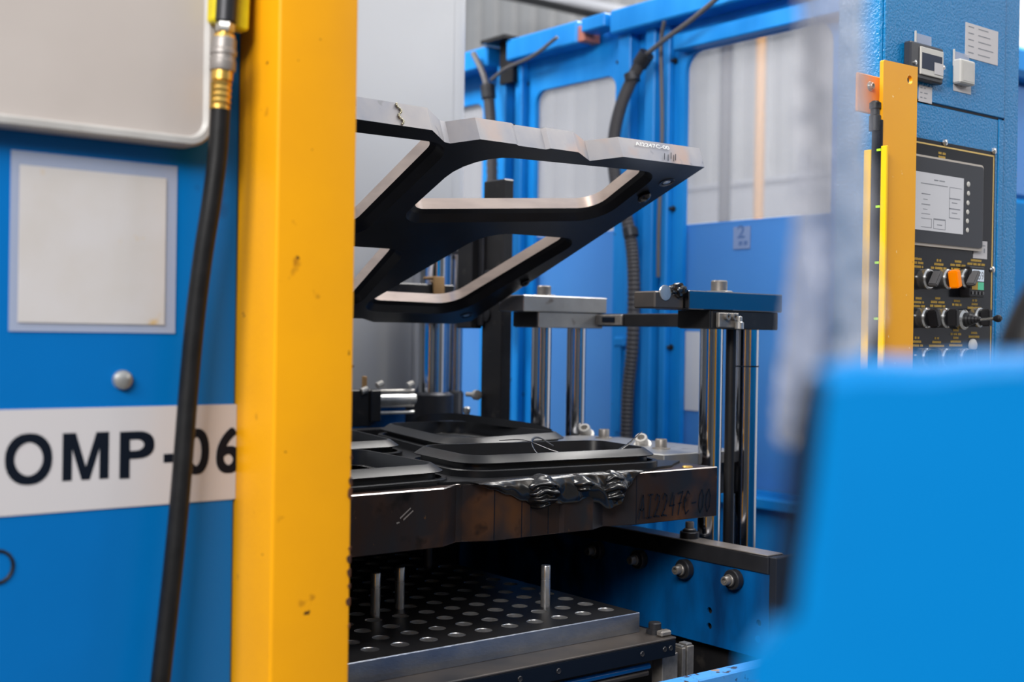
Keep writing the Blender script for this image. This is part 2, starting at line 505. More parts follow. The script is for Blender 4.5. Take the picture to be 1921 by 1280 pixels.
# dark roof pipe crossing in front of the wall
tag(MB().tube([(6.8000, 9.1008, 4.4833), (6.8000, 8.2589, 4.2090), (6.8000, 7.7720, 4.0416), (6.8000, 7.1337, 3.8257)], 0.035, 8).build('roof_pipe', m_black), 'dark pipe running along the pale corrugated wall above the blue enclosure', 'pipe')
tag(MB().tube([(6.9000, 8.4541, 4.2843), (6.9000, 7.8879, 4.1485), (6.9000, 7.1183, 3.8986)], 0.05, 8).build('roof_pipe', m_wall_w), 'white pipe running along the corrugated wall above the dark pipe', 'pipe')
# poles seen through the enclosure window
mb = MB(); x, y = 6.6000, 5.6198
mb.cyl((x, y, 0), (x, y, 5.2), 0.036, n=12)
tag(mb.build('pole', m_orange_pole), 'orange vertical pole seen through the enclosure window', 'pole')
mb = MB(); x, y = 6.9000, 6.1976
mb.cyl((x, y, 0), (x, y, 5.2), 0.045, n=12)
tag(mb.build('pole', m_cable), 'grey vertical pole left of the orange pole', 'pole')

# ================================================================== BLUE ENCLOSURE behind the press (plane X = 3.2)
EX = 3.2
enc = thing('machine_enclosure', 'blue steel guard enclosure with large windows behind the press', 'enclosure', (EX, 3.4, 0))
ya, yb = 2.30, 5.4
ztop = 2.545


def yz(poly, x0, x1, mb, holes=()):
    mb.prism(poly, x0, x1, fn=lambda a, b, h: (h, a, b), holes=holes)


W1 = roundpoly([(3.4229, .85), (3.8944, .85), (3.8944, 2.3366), (3.4229, 2.3331)], .05)
W2 = roundpoly([(2.4336, .85), (3.0667, .85), (3.0667, 2.3536), (2.4336, 2.3536)], .07)
W0 = roundpoly([(4.2450, .85), (5.1175, .85), (5.1175, 2.3412), (4.2450, 2.3412)], .05)
mb = MB(); yz([(ya, 0), (yb, 0), (yb, ztop), (ya, ztop)], EX, EX + .02, mb, holes=[W1, W2, W0])
mb.build('frame_sheet', m_blue_bg, enc)
# pale sheet panels filling the lower half of the windows, clear panes above
for (a, b) in ((3.4229, 3.8944), (2.4336, 3.0667), (4.2450, 5.1175)):
    MB().box(EX + .03, EX + .05, a - .03, b + .03, .8, 1.752, .003).build('window_panel', m_blue_pale, enc)
    MB().box(EX + .022, EX + .027, a - .03, b + .03, 1.753, 2.45).build('window_pane', m_pane, enc)
# beams and posts
mb = MB()
mb.box(EX - .10, EX - .004, ya, 3.3562, 2.455, 2.54, .006)
mb.box(EX - .10, EX - .02, 3.5382, 3.9675, 2.455, 2.54, .006)
mb.box(EX - .10, EX - .02, 4.0912, yb, 2.455, 2.54, .006)
mb.build('top_beam', m_blue_bg, enc)
MB().box(EX - .115, EX - .03, 3.3676, 3.4961, 2.485, 2.535, .004).build('beam_joint_plate', m_blue_bg, enc)
MB().box(EX - .09, EX - .01, 3.5021, 3.5503, 2.46, 2.52, .003).build('red_beam_end', m_red, enc, label='red painted end of the blue top beam')
mb = MB(); mb.box(EX - .12, EX + .02, 3.9519, 4.1110, 2.545, 2.56); mb.box(EX - .06, EX - .02, 3.9692, 4.0571, 2.38, 2.545)
mb.build('dark_bracket', m_black, enc)
MB().box(EX - .055, EX - .003, ya, 3.0768, 2.3536, 2.3536 + .055, .004).build('window_head_rail', m_blue_bg, enc)
for (p, q, d) in ((1172, 1196, .05), (1250, 1262, .03), (1222, 1240, .045), (946, 962, .05), (975, 988, .035)):
    y1_ = {1172: 3.3634, 1250: 3.1487, 1222: 3.2239, 946: 4.0881, 975: 3.9853}[p]
    y0_ = {1196: 3.2956, 1262: 3.1170, 1240: 3.1753, 962: 4.0310, 988: 3.9403}[q]
    MB().box(EX - d, EX - .001, y0_, y1_, 0.1, 2.46, .004).build('post_flange', m_blue_bg, enc)
MB().box(EX - .06, EX - .001, ya, 3.0768, .80, .835, .004).build('window_sill_rail', m_blue_bg, enc)
for p in ((3.2000, 3.1135, 2.3316), (3.2000, 3.3965, 2.3715), (3.2000, 3.1121, 1.8076), (3.2000, 3.1115, 1.3154), (3.2000, 3.3870, 1.1000), (3.2000, 3.3902, 1.7316), (3.2000, 3.9494, 1.1093), (3.2000, 3.9465, 2.3734), (3.2000, 4.0137, 1.1678)):
    mb = MB(); mb.lathe((EX - .0005, p[1], p[2]), (-1, 0, 0), [(.011, 0), (.011, .006), (.006, .007), (.006, .02), (.004, .022)], 8)
    mb.build('frame_bolt', m_dark_steel, enc)
mb = MB(); p = V((3.2000, 3.3095, 1.3158))
mb.box(EX - .075, EX - .05, p.y - .03, p.y + .03, p.z - .004, p.z + .035, .008).box(EX - .07, EX - .055, p.y - .005, p.y + .02, 1.0, p.z, .003)
mb.build('latch_handle', m_blue_bg, enc)
# notice with a big 2 stuck on the panel
t = thing('number_notice', 'pale square notice with a faded figure 2 on the blue window panel', 'notice', (3.2280, 2.8196, 1.6560))
a = V((3.2280, 2.8551, 1.6539)); b = V((3.2280, 2.7815, 1.7294))
MB().box(EX + .026, EX + .0295, b.y, a.y, a.z, b.z).build('sheet', mat('faded_notice', (0.17, 0.24, 0.42, 1), .4), t)
mb = MB(); put_text(mb, '2', (EX + .0255, a.y - .018, a.z + .036), (0, -(a.y - b.y) + .04, 0), (0, 0, .044), .02)
for k_ in (.024, .046):
    mb.poly([(EX + .0255, a.y - k_, a.z + .012), (EX + .0255, a.y - k_ - .016, a.z + .012), (EX + .0255, a.y - k_ - .018, a.z + .026), (EX + .0255, a.y - k_ - .002, a.z + .026)])
mb.build('figure', mat('faded_print', (0.07, 0.13, 0.30, 1), .5), t)
a = V((3.2200, 3.0696, 1.3728)); b = V((3.2200, 2.9897, 1.0945))
tag(MB().box(EX + .0255, EX + .029, b.y, a.y, b.z, a.z).build('white_strip', m_wall_w), 'plain white strip on the lower window panel behind the guide rods', 'notice')  # plain white strip laid on the panel
# big flexible conduit swinging in front of the enclosure
t = thing('flexible_conduit', 'thick grey ribbed conduit curving down the blue enclosure post', 'conduit', (3.0500, 3.1764, 0.9943))


def smooth_path(pts, n=6):
    P = [V(p) for p in pts]; P = [P[0] * 2 - P[1]] + P + [P[-1] * 2 - P[-2]]
    out = []
    for i in range(1, len(P) - 2):
        for k in range(n):
            s = k / n
            out.append(0.5 * ((2 * P[i]) + (-P[i - 1] + P[i + 1]) * s + (2 * P[i - 1] - 5 * P[i] + 4 * P[i + 1] - P[i + 2]) * s * s + (-P[i - 1] + 3 * P[i] - 3 * P[i + 1] + P[i + 2]) * s ** 3))
    out.append(P[-2])
    return out


pth = smooth_path([(3.0700, 3.1501, 2.3238), (3.0500, 3.1788, 2.2581), (3.0300, 3.2177, 2.1539), (3.0200, 3.2371, 2.0327), (3.0300, 3.2308, 1.8917), (3.0500, 3.1827, 1.7299), (3.0600, 3.1650, 1.5609), (3.0600, 3.1651, 1.3361), (3.0600, 3.1850, 1.1476), (3.0600, 3.1888, 0.9591)], 26)
mb = MB(); mb.tube(pth, [.0235 if i % 2 else .0205 for i in range(len(pth))], 10); mb.build('sleeve', m_conduit, t)
mb = MB(); mb.tube([(3.0700, 3.1268, 2.3423), (3.0700, 3.1631, 2.3072)], .029, 12); mb.build('gland', m_dark_steel, t)
mb = MB(); mb.tube(smooth_path([(3.0700, 3.1372, 2.3366), (3.0600, 3.0245, 2.3747), (3.0500, 2.8920, 2.4155), (3.0400, 2.7320, 2.4781)], 8), .0085, 8); mb.build('cable', m_cable, t)
for q in ((3.0500, 3.1789, 2.2618), (3.0520, 3.1764, 1.7165)):
    mb = MB(); mb.cyl(V(q) + V((0, .004, .014)), V(q) - V((0, .004, .014)), .028, n=12); mb.build('clamp', m_dark_steel, t)
t = thing('flexible_conduit', 'grey conduit with cable ends on the left blue post above the mold', 'conduit', (3.0650, 4.0028, 1.9713))
mb = MB(); pth = smooth_path([(3.0650, 4.0336, 2.3417), (3.0650, 4.0119, 2.1877), (3.0650, 3.9998, 1.9926), (3.0650, 3.9814, 1.4111)], 22); mb.tube(pth, [.0245 if i % 2 else .0215 for i in range(len(pth))], 10); mb.build('sleeve', m_conduit, t)
mb = MB(); mb.cyl((3.0650, 4.0378, 2.3640), (3.0650, 4.0292, 2.3087), .03, n=12); mb.build('gland', m_dark_steel, t)
mb = MB(); mb.tube(smooth_path([(3.0650, 4.0411, 2.3536), (3.0650, 4.0752, 2.4239), (3.0650, 4.1394, 2.5108)], 6), .012, 8); mb.tube(smooth_path([(3.0650, 4.0134, 2.3819), (3.0550, 3.9038, 2.4106), (3.0550, 3.7377, 2.4318), (3.0550, 3.5962, 2.4789)], 6), .007, 8); mb.build('cable', m_cable, t)
tag(MB().tube(smooth_path([(3.1000, 3.0757, 2.4494), (3.1200, 3.1091, 2.3657), (3.1300, 3.1070, 2.0676), (3.1300, 3.1155, 1.7500), (3.1300, 3.1139, 1.5625)], 6), .007, 8).build('thin_cable', m_cable), 'thin grey cable running straight down the blue enclosure post', 'cable')

# neighbouring blue machine at the far right
nb = thing('neighbour_machine', 'bright blue machine body beyond the control cabinet', 'machine', (5.2, 3.2, 0))
MB().box(4.45, 6.4, 2.6, 2.95, 0, 1.9206, .02).build('body', m_plastic_blue, nb)
MB().box(4.45, 6.4, 2.62, 2.95, 1.9206, 2.3838, .02).build('upper_panel', m_blue_pale, nb)
MB().box(4.42, 6.4, 2.55, 2.95, 2.3838, 2.4982, .02).build('top_rail', m_blue_bg, nb)

# white cabinet behind the mold
cabw = thing('ram_housing', 'large off-white smooth housing behind the open mold', 'housing', (1.9, 3.6, 0))
x1 = 2.4437
pl = roundpoly([(1.3, 3.3), (x1, 3.3), (x1, 4.0), (1.3, 4.0)], [.01, .07, .07, .01], 8)
MB().prism(pl, 1.1643, 3.1).build('body', m_white_paint, cabw)
MB().box(1.3, 2.3598, 3.292, 3.3, 1.1643 + .002, 3.0, .002).build('front_sheet', m_white_paint, cabw)
MB().prism(offset(pl, -.03), 0, 1.1643).build('plinth', m_blue_oily_shaded, cabw)

# ================================================================== LEFT SIDE: panel, board, hose, column
press = thing('press_side_panel', 'glossy blue side panel of the press carrying signs', 'panel', (.2, 1.7, 0))
MB().box(-.5, .734, 1.5, 2.0, .05, 2.6, .004).build('sheet', m_blue, press)
p = V((0.5803, 1.5000, 1.2873))
mb = MB(); mb.lathe((p.x, 1.5, p.z), (0, -1, 0), [(.0125, 0), (.0125, .003), (.011, .006), (.006, .0085), (.001, .009)], 20); mb.build('screw', m_zinc, press)
mb = MB(); p = V((0.4348, 1.5000, 1.0716)); mb.tube([(p.x + .018 * math.cos(a / 16 * 2 * PI), 1.4995, p.z + .019 * math.sin(a / 16 * 2 * PI)) for a in range(17)], .0022, 6); mb.build('grommet', m_black_hose, press)
board = thing('whiteboard', 'stained off-white board with rounded aluminium frame on the blue panel', 'board', (.3, 1.48, 1.578))
zb = 1.579; xr = .6835
out = roundpoly([(-.4, zb), (xr, zb), (xr, 2.3), (-.4, 2.3)], .035, 8); inn = offset(out, -.013)
MB().prism(offset(out, -.006), 1.474, 1.497, fn=lambda a, b, h: (a, h, b)).build('board_face', m_board, board)
mb = MB()
rings = []
for d, yy in ((0, 1.497), (0, 1.470), (-.003, 1.466), (-.010, 1.466), (-.014, 1.474)):
    rings.append([(a, yy, b) for a, b in offset(out, d)])
mb.loft(rings); mb.build('frame', m_alu, board)
# number sign
sg = thing('machine_sign', 'white strip sign reading OMP-06 in dark letters', 'sign', (.5, 1.4985, 1.13))
z0, z1 = 1.130, 1.254
MB().box(-.1, .7335, 1.4982, 1.4999, z0, z1).build('strip', m_white, sg)
for ch, xa, xb, za, zc in (('O', 0.4414, 0.4960, 1.1648, 1.2257), ('M', 0.5080, 0.5644, 1.1668, 1.2242),
                           ('P', 0.5777, 0.6221, 1.1656, 1.2235), ('-', 0.6326, 0.6524, 1.1809, 1.1910),
                           ('0', 0.6602, 0.6958, 1.1652, 1.2241), ('6', 0.7054, 0.7400, 1.1642, 1.2240)):
    mb = MB()
    if ch == 'M':
        mb.prism([(xa + (xb - xa) * a_, za + (zc - za) * b_) for a_, b_ in ((0, 0), (.205, 0), (.205, .66), (.41, 0), (.59, 0), (.795, .66), (.795, 0), (1, 0), (1, 1), (.72, 1), (.5, .28), (.28, 1), (0, 1))],
                 1.4979, 1.4981, fn=lambda a_, b_, h_: (a_, h_, b_))
    else:
        for k_, (sx_, sz_) in enumerate(((0, 0), (-1, -1), (-1, 0), (-1, 1), (0, 1), (1, 1), (1, 0), (1, -1), (0, -1)) if ch != '-' else ((0, 0),)):
            put_text(mb, ch, (xa + .0018 + sx_ * .0018, 1.4979 - .00003 * k_, za + .0015 + sz_ * .0015), (xb - xa - .0036, 0, 0), (0, 0, zc - za - (.003 if ch != '-' else -.001)))
    mb.build('letter', m_ink, sg)
# sheet in its clear sleeve (the printed code itself is not copied)
q = thing('sleeved_notice', 'square white notice in a clear plastic sleeve on the blue panel', 'notice', (.545, 1.499, 1.345))
MB().box(.444, .647, 1.4978, 1.4996, 1.3455, 1.5565).build('clear_sleeve', m_sleeve, q)
MB().box(.4535, .6325, 1.4968, 1.4976, 1.356, 1.540).build('paper', m_paper, q)
# air hose with coupling
h = thing('air_hose', 'black air hose with brass ferrule and grey quick coupling', 'hose', (0.6106, 1.4500, 0.8884))
pth = smooth_path([(0.6798, 1.4450, 1.6325), (0.6774, 1.4470, 1.5694), (0.6712, 1.4500, 1.5061), (0.6639, 1.4550, 1.4428), (0.6568, 1.4600, 1.3630), (0.6500, 1.4620, 1.2701), (0.6405, 1.4600, 1.1450), (0.6290, 1.4580, 1.0278), (0.6169, 1.4550, 0.9253), (0.6079, 1.4500, 0.8434)], 6)
mb = MB(); mb.tube(pth, .0122, 16); mb.build('hose', m_black_hose, h)
a = V((0.6785, 1.4450, 1.6250)); b = V((0.6813, 1.4450, 1.6732)); ax = (b - a).normalized(); Lf = (b - a).length
f_ = MB(); f_.lathe(a, ax, [(.0128, 0), (.0128, Lf * .1), (.0118, Lf * .13), (.0133, Lf * .2), (.0118, Lf * .28), (.0133, Lf * .36), (.0118, Lf * .44), (.0133, Lf * .52), (.0118, Lf * .6), (.013, Lf * .68), (.011, Lf * .74), (.0135, Lf * .76), (.0135, Lf)], 20)
f_.build('ferrule', m_brass, h)
MB().box(-.0015, .0015, -.001, .001, 0, Lf * .68, 0, M=Matrix.Translation(a + V((-.0125, -.004, 0)))).build('ferrule_lip', m_brass, h)
c = V((0.6835, 1.4450, 1.7147)); ax = (c - b).normalized(); Lc = (c - b).length
mb = MB(); mb.lathe(b, ax, [(.0155, 0), (.0162, Lc * .04), (.0162, Lc * .30), (.0150, Lc * .34), (.0150, Lc * .46), (.0165, Lc * .5), (.0165, Lc * .62), (.0152, Lc * .66), (.0150, Lc * .96), (.0138, Lc)], 24); mb.build('coupling_body', m_grey_metal, h)
d_ = V((0.6846, 1.4450, 1.7321)); mb = MB(); mb.lathe(c, ax, [(.0138, 0), (.0128, .004), (.008, .005), (.008, .0075)], 20); mb.build('coupling_collar', m_brass, h)
mb = MB(); mb.lathe(c + ax * .0075, ax, [(.0105, 0), (.0118, .002), (.0118, .011), (.0105, .013)], 6); mb.build('hex_nut', m_zinc, h)
v = thing('air_valve', 'dark air valve wrapped in yellow translucent plastic beside the board', 'valve', (.69, 1.44, 1.712))
mb = MB(); mb.lathe(c + ax * .0205, ax, [(.0135, 0), (.0135, .2)], 20); mb.build('valve_body', m_dark_steel, v)
mb = MB(); e0 = c + ax * .0205
yel = roundpoly([(e0.x - .016, e0.z - .001), (e0.x + .034, e0.z - .007), (e0.x + .040, e0.z + .2), (e0.x - .012, e0.z + .2)], .006, 4)
mb.prism(yel, 1.4465, 1.4665, fn=lambda a, b, hh: (a, hh, b), bev=.003); mb.build('yellow_wrap', m_yellow_clear, v)
# yellow column
col = thing('yellow_column', 'chipped yellow steel column at the left of the press opening', 'column', (.79, 1.45, 0))
rnd = random.Random(3)
mb = MB()
pl = roundpoly([(.734, 1.397), (.848, 1.397), (.848, 1.56), (.734, 1.56)], [.0045, .003, .003, .003], 4)
mb.prism(pl, .02, 2.6); mb.build('column_body', m_yellow, col)
MB().box(.7345, .741, 1.4925, 1.4995, .02, 2.6).build('seam_bead', m_yellow, col)
for (py, w, hh) in ((905, .005, .012), (928, .006, .016), (1030, .004, .005), (1050, .006, .010), (1075, .005, .012), (1100, .004, .006), (1130, .006, .010), (860, .003, .004), (1175, .003, .005), (690, .002, .003)):
    zz = 1.35 - (py - 627) / 2338 * 1.63
    mb = MB(); pts = [(.8484 + .0005 * math.cos(t), zz + hh * .6 * math.sin(t)) for t in (0,)]
    n = 9; ring = []
    for k in range(n):
        t = 2 * PI * k / n; r = 1 + .35 * (rnd.random() - .5)
        ring.append((.8486 - w * .35 + w * .7 * math.cos(t) * r if math.cos(t) < 0 else .8486, zz + hh * .5 * math.sin(t) * r))
    mb.prism(ring, 1.3963, 1.399, fn=lambda a, b, h_: (a, h_, b)); mb.build('rust_chip', m_rust, col)

# ================================================================== LOWER MOLD
FRONT = [(.86, 1.80), (1.283, 1.80), (1.333, 1.832), (1.347, 1.832), (1.397, 1.803), (1.484, 1.803), (1.492, 1.808), (1.560, 1.808), (1.568, 1.802), (1.640, 1.800), (1.690, 1.826), (1.757, 1.802), (1.995, 1.80)]
lm = thing('lower_mold', 'thick scorched dark steel lower mold plate with notched front edge', 'mold', (1.4, 2.25, .972))
mb = MB(); mb.prism(FRONT + [(1.995, 2.72), (.86, 2.72)], .972, 1.0765, bev=.0012); mb.build('mold_block', m_mold_front, lm, smooth=False)
mb = MB()
ed = FRONT
for (x0, y0), (x1, y1) in zip(ed, ed[1:]):
    d = V((x1 - x0, y1 - y0, 0)).normalized(); n_ = V((d.y, -d.x, 0))
    mb.poly([V((x0, y0, 1.0752)) + n_ * .0004, V((x1, y1, 1.0752)) + n_ * .0004, V((x1, y1, 1.0772)) - n_ * .002, V((x0, y0, 1.0772)) - n_ * .002])
mb.build('edge_glint', m_mold_edge, lm, smooth=False, label='bright strip for light caught along the top edge of the mold')  # pale strip stands in for light caught on the bevel
mb = MB()
handwriting(mb, 'AI2247C-00', (1.762, 1.7993, .984), (.215, 0, .0), (.004, 0, .047), (0, -1, 0), .0028)
mb.build('handwriting', m_ink, lm, label='hand-written number AI2247C-00')
# scratch marks and side seams
mb = MB()
for (x, z, dx, dz) in ((1.190, 1.032, .022, .016), (1.197, 1.029, .020, .014), (1.183, 1.024, .006, .001)):
    mb.poly([(x, 1.7993, z), (x + dx, 1.7993, z + dz), (x + dx + .001, 1.7993, z + dz - .002), (x + .001, 1.7993, z - .003)])
mb.build('scratch', m_mold_edge, lm)
for x_, y_ in ((1.3985, 1.803), (1.463, 1.803), (1.532, 1.808), (1.7585, 1.802)):
    MB().box(x_, x_ + .0016, y_ - .0005, y_ + .001, .9725, 1.074).build('face_seam', m_ink, lm)

# ------------------------------------------------------------------ rubber flash sheet on the mold
fl = thing('rubber_flash_sheet', 'thin black rubber flash spread over the lower mold and sagging at the front', 'rubber sheet', (1.4, 2.2, 1.0775))
rnd = random.Random(5)
outl = [(.88, 1.835)]
x = .93
while x < 1.30:
    outl.append((x, 1.832 + .004 * rnd.random())); x += .03
outl += [(1.30, 1.842), (1.325, 1.838), (1.35, 1.8315), (1.372, 1.818), (1.395, 1.804), (1.45, 1.801), (1.55, 1.800), (1.64, 1.7985), (1.69, 1.815), (1.74, 1.801), (1.765, 1.806), (1.82, 1.822), (1.86, 1.835), (1.90, 1.842), (1.93, 1.865), (1.985, 1.90), (1.96, 1.93), (1.965, 2.1), (1.955, 2.3), (1.97, 2.5), (1.955, 2.69), (.88, 2.69)]
mb = MB(); mb.prism(outl, 1.0768, 1.0815); mb.build('sheet', m_rubber, fl)


def curtain(xs, tops, bots, yy, name, ripple, seed):
    """sheet of soft rubber hanging over the mold edge"""
    mb = MB(); nx, nz = 90, 26
    rings = []
    for i in range(nx + 1):
        s = i / nx
        def ip(a):
            k = s * (len(a) - 1); j = min(int(k), len(a) - 2); f = k - j; f = f * f * (3 - 2 * f); return a[j] + (a[j + 1] - a[j]) * f
        x, zt, zb_ = xs[0] + (xs[-1] - xs[0]) * s, ip(tops), ip(bots)
        row = []
        for j in range(nz + 1):
            w = j / nz
            z = zt + (zb_ - zt) * w
            nn_ = noise.noise(V((x * 24 + z * 10, z * 30, seed))) + .45 * noise.noise(V((x * 60 + z * 50, z * 40, seed + 5)))
            y = yy - .006 - .007 * math.sin(PI * min(1, w * 1.05)) - ripple * nn_ * min(1, w * 2.5) * (1 - .5 * w)
            if j == 0: y = yy + .018
            row.append((x, min(y, yy + .018), z))
        rings.append(row)
    mb.loft(rings, closed=False)
    return mb.build(name, m_rubber_gl, fl, angle=180)


curtain([1.352, 1.50], [1.082, 1.082, 1.083, 1.083, 1.083], [1.079, 1.068, 1.056, 1.042, 1.028], 1.803, 'draped_flap', .005, 1)
curtain([1.530, 1.765], [1.083] * 9, [1.034, 1.030, 1.031, 1.036, 1.026, 1.012, 1.018, 1.052, 1.077], 1.803, 'draped_flap', .013, 2)


def fold_lump(cx, cz, w, hgt, nf, yy, seed, amp=.0042):
    """lump of rubber squeezed into drooping folds over the mold edge"""
    mb = MB(); nu, nv = 72, 72
    rings = []
    for i in range(nv + 1):
        th = PI * i / nv
        row = []
        for j in range(nu):
            ph = 2 * PI * j / nu
            d = V((math.sin(th) * math.cos(ph), math.sin(th) * math.sin(ph), math.cos(th)))
            wav = d.z + .38 * d.x * d.x + .12 * noise.noise(d * 2.0 + V((seed, 0, 0))) + .10 * d.x
            rd = math.sin(wav * nf * PI)
            rid = (abs(rd) ** .6) * (1 if rd > 0 else -1)
            k = math.sin(th) ** .5 if th > 0.01 else 0
            lump = 1 + .10 * noise.noise(d * 1.6 + V((seed * 3, 1, 0)))
            p = V((cx + d.x * (w * .5 + amp * .5 * rid * k) * lump, yy + d.y * (.033 + amp * rid * k) * lump, cz + d.z * hgt * .5 * lump - .006 * d.x * d.x * 0))
            row.append(p)
        rings.append(row)
    mb.loft(rings)
    return mb.build('folded_lump', m_rubber_gl, fl, angle=180)


fold_lump(1.506, 1.056, .072, .066, 4.2, 1.802, 1, .006)
fold_lump(1.690, 1.052, .058, .066, 3.2, 1.806, 4, .0055)
fold_lump(1.602, 1.066, .046, .034, 2.0, 1.800, 7, .003)
# torn wisps
mb = MB(); mb.tube(smooth_path([(1.60, 1.86, 1.105), (1.565, 1.88, 1.118), (1.59, 1.93, 1.138), (1.625, 1.95, 1.142), (1.655, 1.94, 1.125)], 6), .0026, 6, flat=.35)
mb.tube(smooth_path([(1.655, 1.86, 1.108), (1.61, 1.89, 1.122), (1.575, 1.935, 1.14), (1.555, 1.99, 1.136)], 6), .003, 6, flat=.3); mb.build('torn_wisp', m_rubber_gl, fl)
mb = MB(); mb.tube([(1.75, 1.86, 1.112), (1.80, 1.87, 1.128), (1.85, 1.88, 1.152)], [.006, .004, .0006], 6, flat=.25); mb.build('torn_wisp', m_rubber_gl, fl)
mb = MB(); mb.lathe((1.93, 1.825, 1.0772), (0, 0, 1), [(.012, 0), (.010, .003), (.007, .0035)], 16); mb.build('dowel_pin', m_brass, lm)

# ------------------------------------------------------------------ moulded trays
def tray(poly, r, label, dz=0.0):
    P = roundpoly(poly, r, 7)
    cx = sum(p[0] for p in P) / len(P); cy = sum(p[1] for p in P) / len(P)
    t = thing('rubber_tray', label, 'tray', (cx, cy, 1.0816), 'moulded rubber trays on the lower mold')
    def ring(d, z): return [(a, b, z + dz) for a, b in offset(P, d)]
    zb = 1.0817 - dz
    MB().loft([ring(.030, zb), ring(.030, 1.0935), ring(.0285, 1.0955), ring(.020, 1.0955), ring(.017, 1.088), ring(.009, 1.087)]).build('flange', m_rubber, t, angle=25)
    MB().loft([ring(.009, zb), ring(.008, 1.103), ring(.021, 1.1055), ring(.0215, 1.1075), ring(.002, 1.1205), ring(0, 1.121), ring(-.003, 1.1205), ring(-.010, 1.092)]).build('rim', m_rubber, t, angle=25)
    mb = MB(); mb.loft([ring(-.0098, 1.0915), ring(-.016, 1.0895)], cap1=True); mb.build('tray_floor', m_rubber_floor, t)
    return t


m_rubber_floor = mat('ribbed_black_rubber', (0.008, 0.0085, 0.010, 1), 0.38, spec=.35)
nt = m_rubber_floor.node_tree
wv = nt.nodes.new('ShaderNodeTexWave'); wv.inputs['Scale'].default_value = 30; wv.bands_direction = 'Y'
tcn = nt.nodes.new('ShaderNodeTexCoord'); bpn = nt.nodes.new('ShaderNodeBump'); bpn.inputs['Strength'].default_value = .6; bpn.inputs['Distance'].default_value = .003
nt.links.new(tcn.outputs['Object'], wv.inputs['Vector']); nt.links.new(wv.outputs[0], bpn.inputs['Height']); nt.links.new(bpn.outputs[0], nt.nodes['Principled BSDF'].inputs['Normal'])
tray([(.93, 1.846), (1.318, 1.868), (1.345, 2.19), (.93, 2.19)], .045, 'black rubber tray at the front left, cut off by the yellow column', -.008)
tray([(1.405, 1.885), (1.835, 1.842), (1.872, 2.04), (1.448, 2.125)], .04, 'whole black rubber tray at the front right of the lower mold', 0)
tray([(1.575, 2.17), (1.915, 2.215), (1.925, 2.62), (1.70, 2.64)], .05, 'black rubber tray at the back with curled peeling rim', .004)
tray([(.98, 2.27), (1.50, 2.30), (1.57, 2.60), (1.0, 2.60)], .045, 'black rubber tray at the back left, half hidden by the yellow column', -.004)
# peeled strip curling off the back tray
mb = MB()
pk = smooth_path([(1.78, 2.64, 1.128), (1.82, 2.645, 1.140), (1.87, 2.58, 1.146), (1.905, 2.44, 1.140), (1.925, 2.33, 1.134), (1.915, 2.25, 1.126)], 6)
mb.loft([[p + V((0, 0, .002)), p + V((.006, .012, .0)), p + V((.010, .016, -.014)), p + V((-.003, .0, -.016))] for p in pk])
tag(mb.build('peeled_rubber_strip', m_rubber), 'torn strip of black rubber curling up along the back tray', 'rubber strip')

# ================================================================== UPPER MOLD (tilted open)
TH = math.radians(21.72)
OX, OY, OZ = 1.995, 1.850, 1.719


def up(x, u, w):
    """plate coordinates -> world: u runs back down the slope, w is up through the thickness"""
    return (x, OY + u * math.cos(TH) + w * math.sin(TH), OZ - u * math.sin(TH) + w * math.cos(TH))


um = thing('upper_mold', 'tilted pale steel upper mold frame with dark underside and four openings', 'mold', (1.4, 2.7, 1.38))
T = .046
UF = [(.86, 0), (1.283, .004), (1.333, .038), (1.347, .040), (1.397, .012), (1.484, .012), (1.492, .016), (1.560, .016), (1.568, .010), (1.640, .010), (1.692, .036), (1.757, .004), (1.995, 0), (1.995, .90), (1.955, .922), (1.70, .922), (1.655, .90), (.86, .90)]
OPEN = [roundpoly([(1.440, .090), (1.885, .070), (1.905, .262), (1.452, .345)], [.075, .03, .05, .03]),
        roundpoly([(.92, .072), (1.337, .066), (1.362, .43), (.93, .46)], .035),
        roundpoly([(1.70, .405), (1.936, .402), (1.895, .835), (1.630, .828)], [.06, .03, .055, .035]),
        roundpoly([(1.0, .52), (1.52, .52), (1.572, .82), (1.0, .82)], .035)]
mb = MB()
t = bmesh.new()
CH = .024
for h_, extra in ((0.0, CH), (T, 0.0)):
    edges = []
    for k, loop in enumerate([UF] + [offset(o_, extra) if extra else o_ for o_ in OPEN]):
        vs = [t.verts.new(V((x, y, h_))) for x, y in loop]
        edges += [t.edges.new((vs[i], vs[(i + 1) % len(vs)])) for i in range(len(vs))]
    bmesh.ops.triangle_fill(t, use_beauty=True, edges=edges)
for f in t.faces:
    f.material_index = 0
nface = len(t.faces)
n = len(UF)
lo = [t.verts.new(V((x, y, 0))) for x, y in UF]; hi = [t.verts.new(V((x, y, T))) for x, y in UF]
for i in range(n):
    t.faces.new((lo[i], lo[(i + 1) % n], hi[(i + 1) % n], hi[i])).material_index = 1
for o_ in OPEN:
    big = offset(o_, CH); n = len(o_)
    mid = offset(o_, .011)
    r0 = [t.verts.new(V((x, y, 0))) for x, y in big]; r1 = [t.verts.new(V((x, y, .015))) for x, y in mid]
    r2 = [t.verts.new(V((x, y, .021))) for x, y in o_]; r3 = [t.verts.new(V((x, y, T))) for x, y in o_]
    for A, B, mi in ((r0, r1, 0), (r1, r2, 0), (r2, r3, 2)):
        for i in range(n):
            t.faces.new((A[i], A[(i + 1) % n], B[(i + 1) % n], B[i])).material_index = mi
bmesh.ops.remove_doubles(t, verts=t.verts, dist=1e-6)
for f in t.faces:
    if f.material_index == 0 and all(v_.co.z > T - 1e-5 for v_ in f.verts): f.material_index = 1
mb2 = mb.bm
mp = {}
for v_ in t.verts: mp[v_] = mb2.verts.new(V(up(*v_.co)))
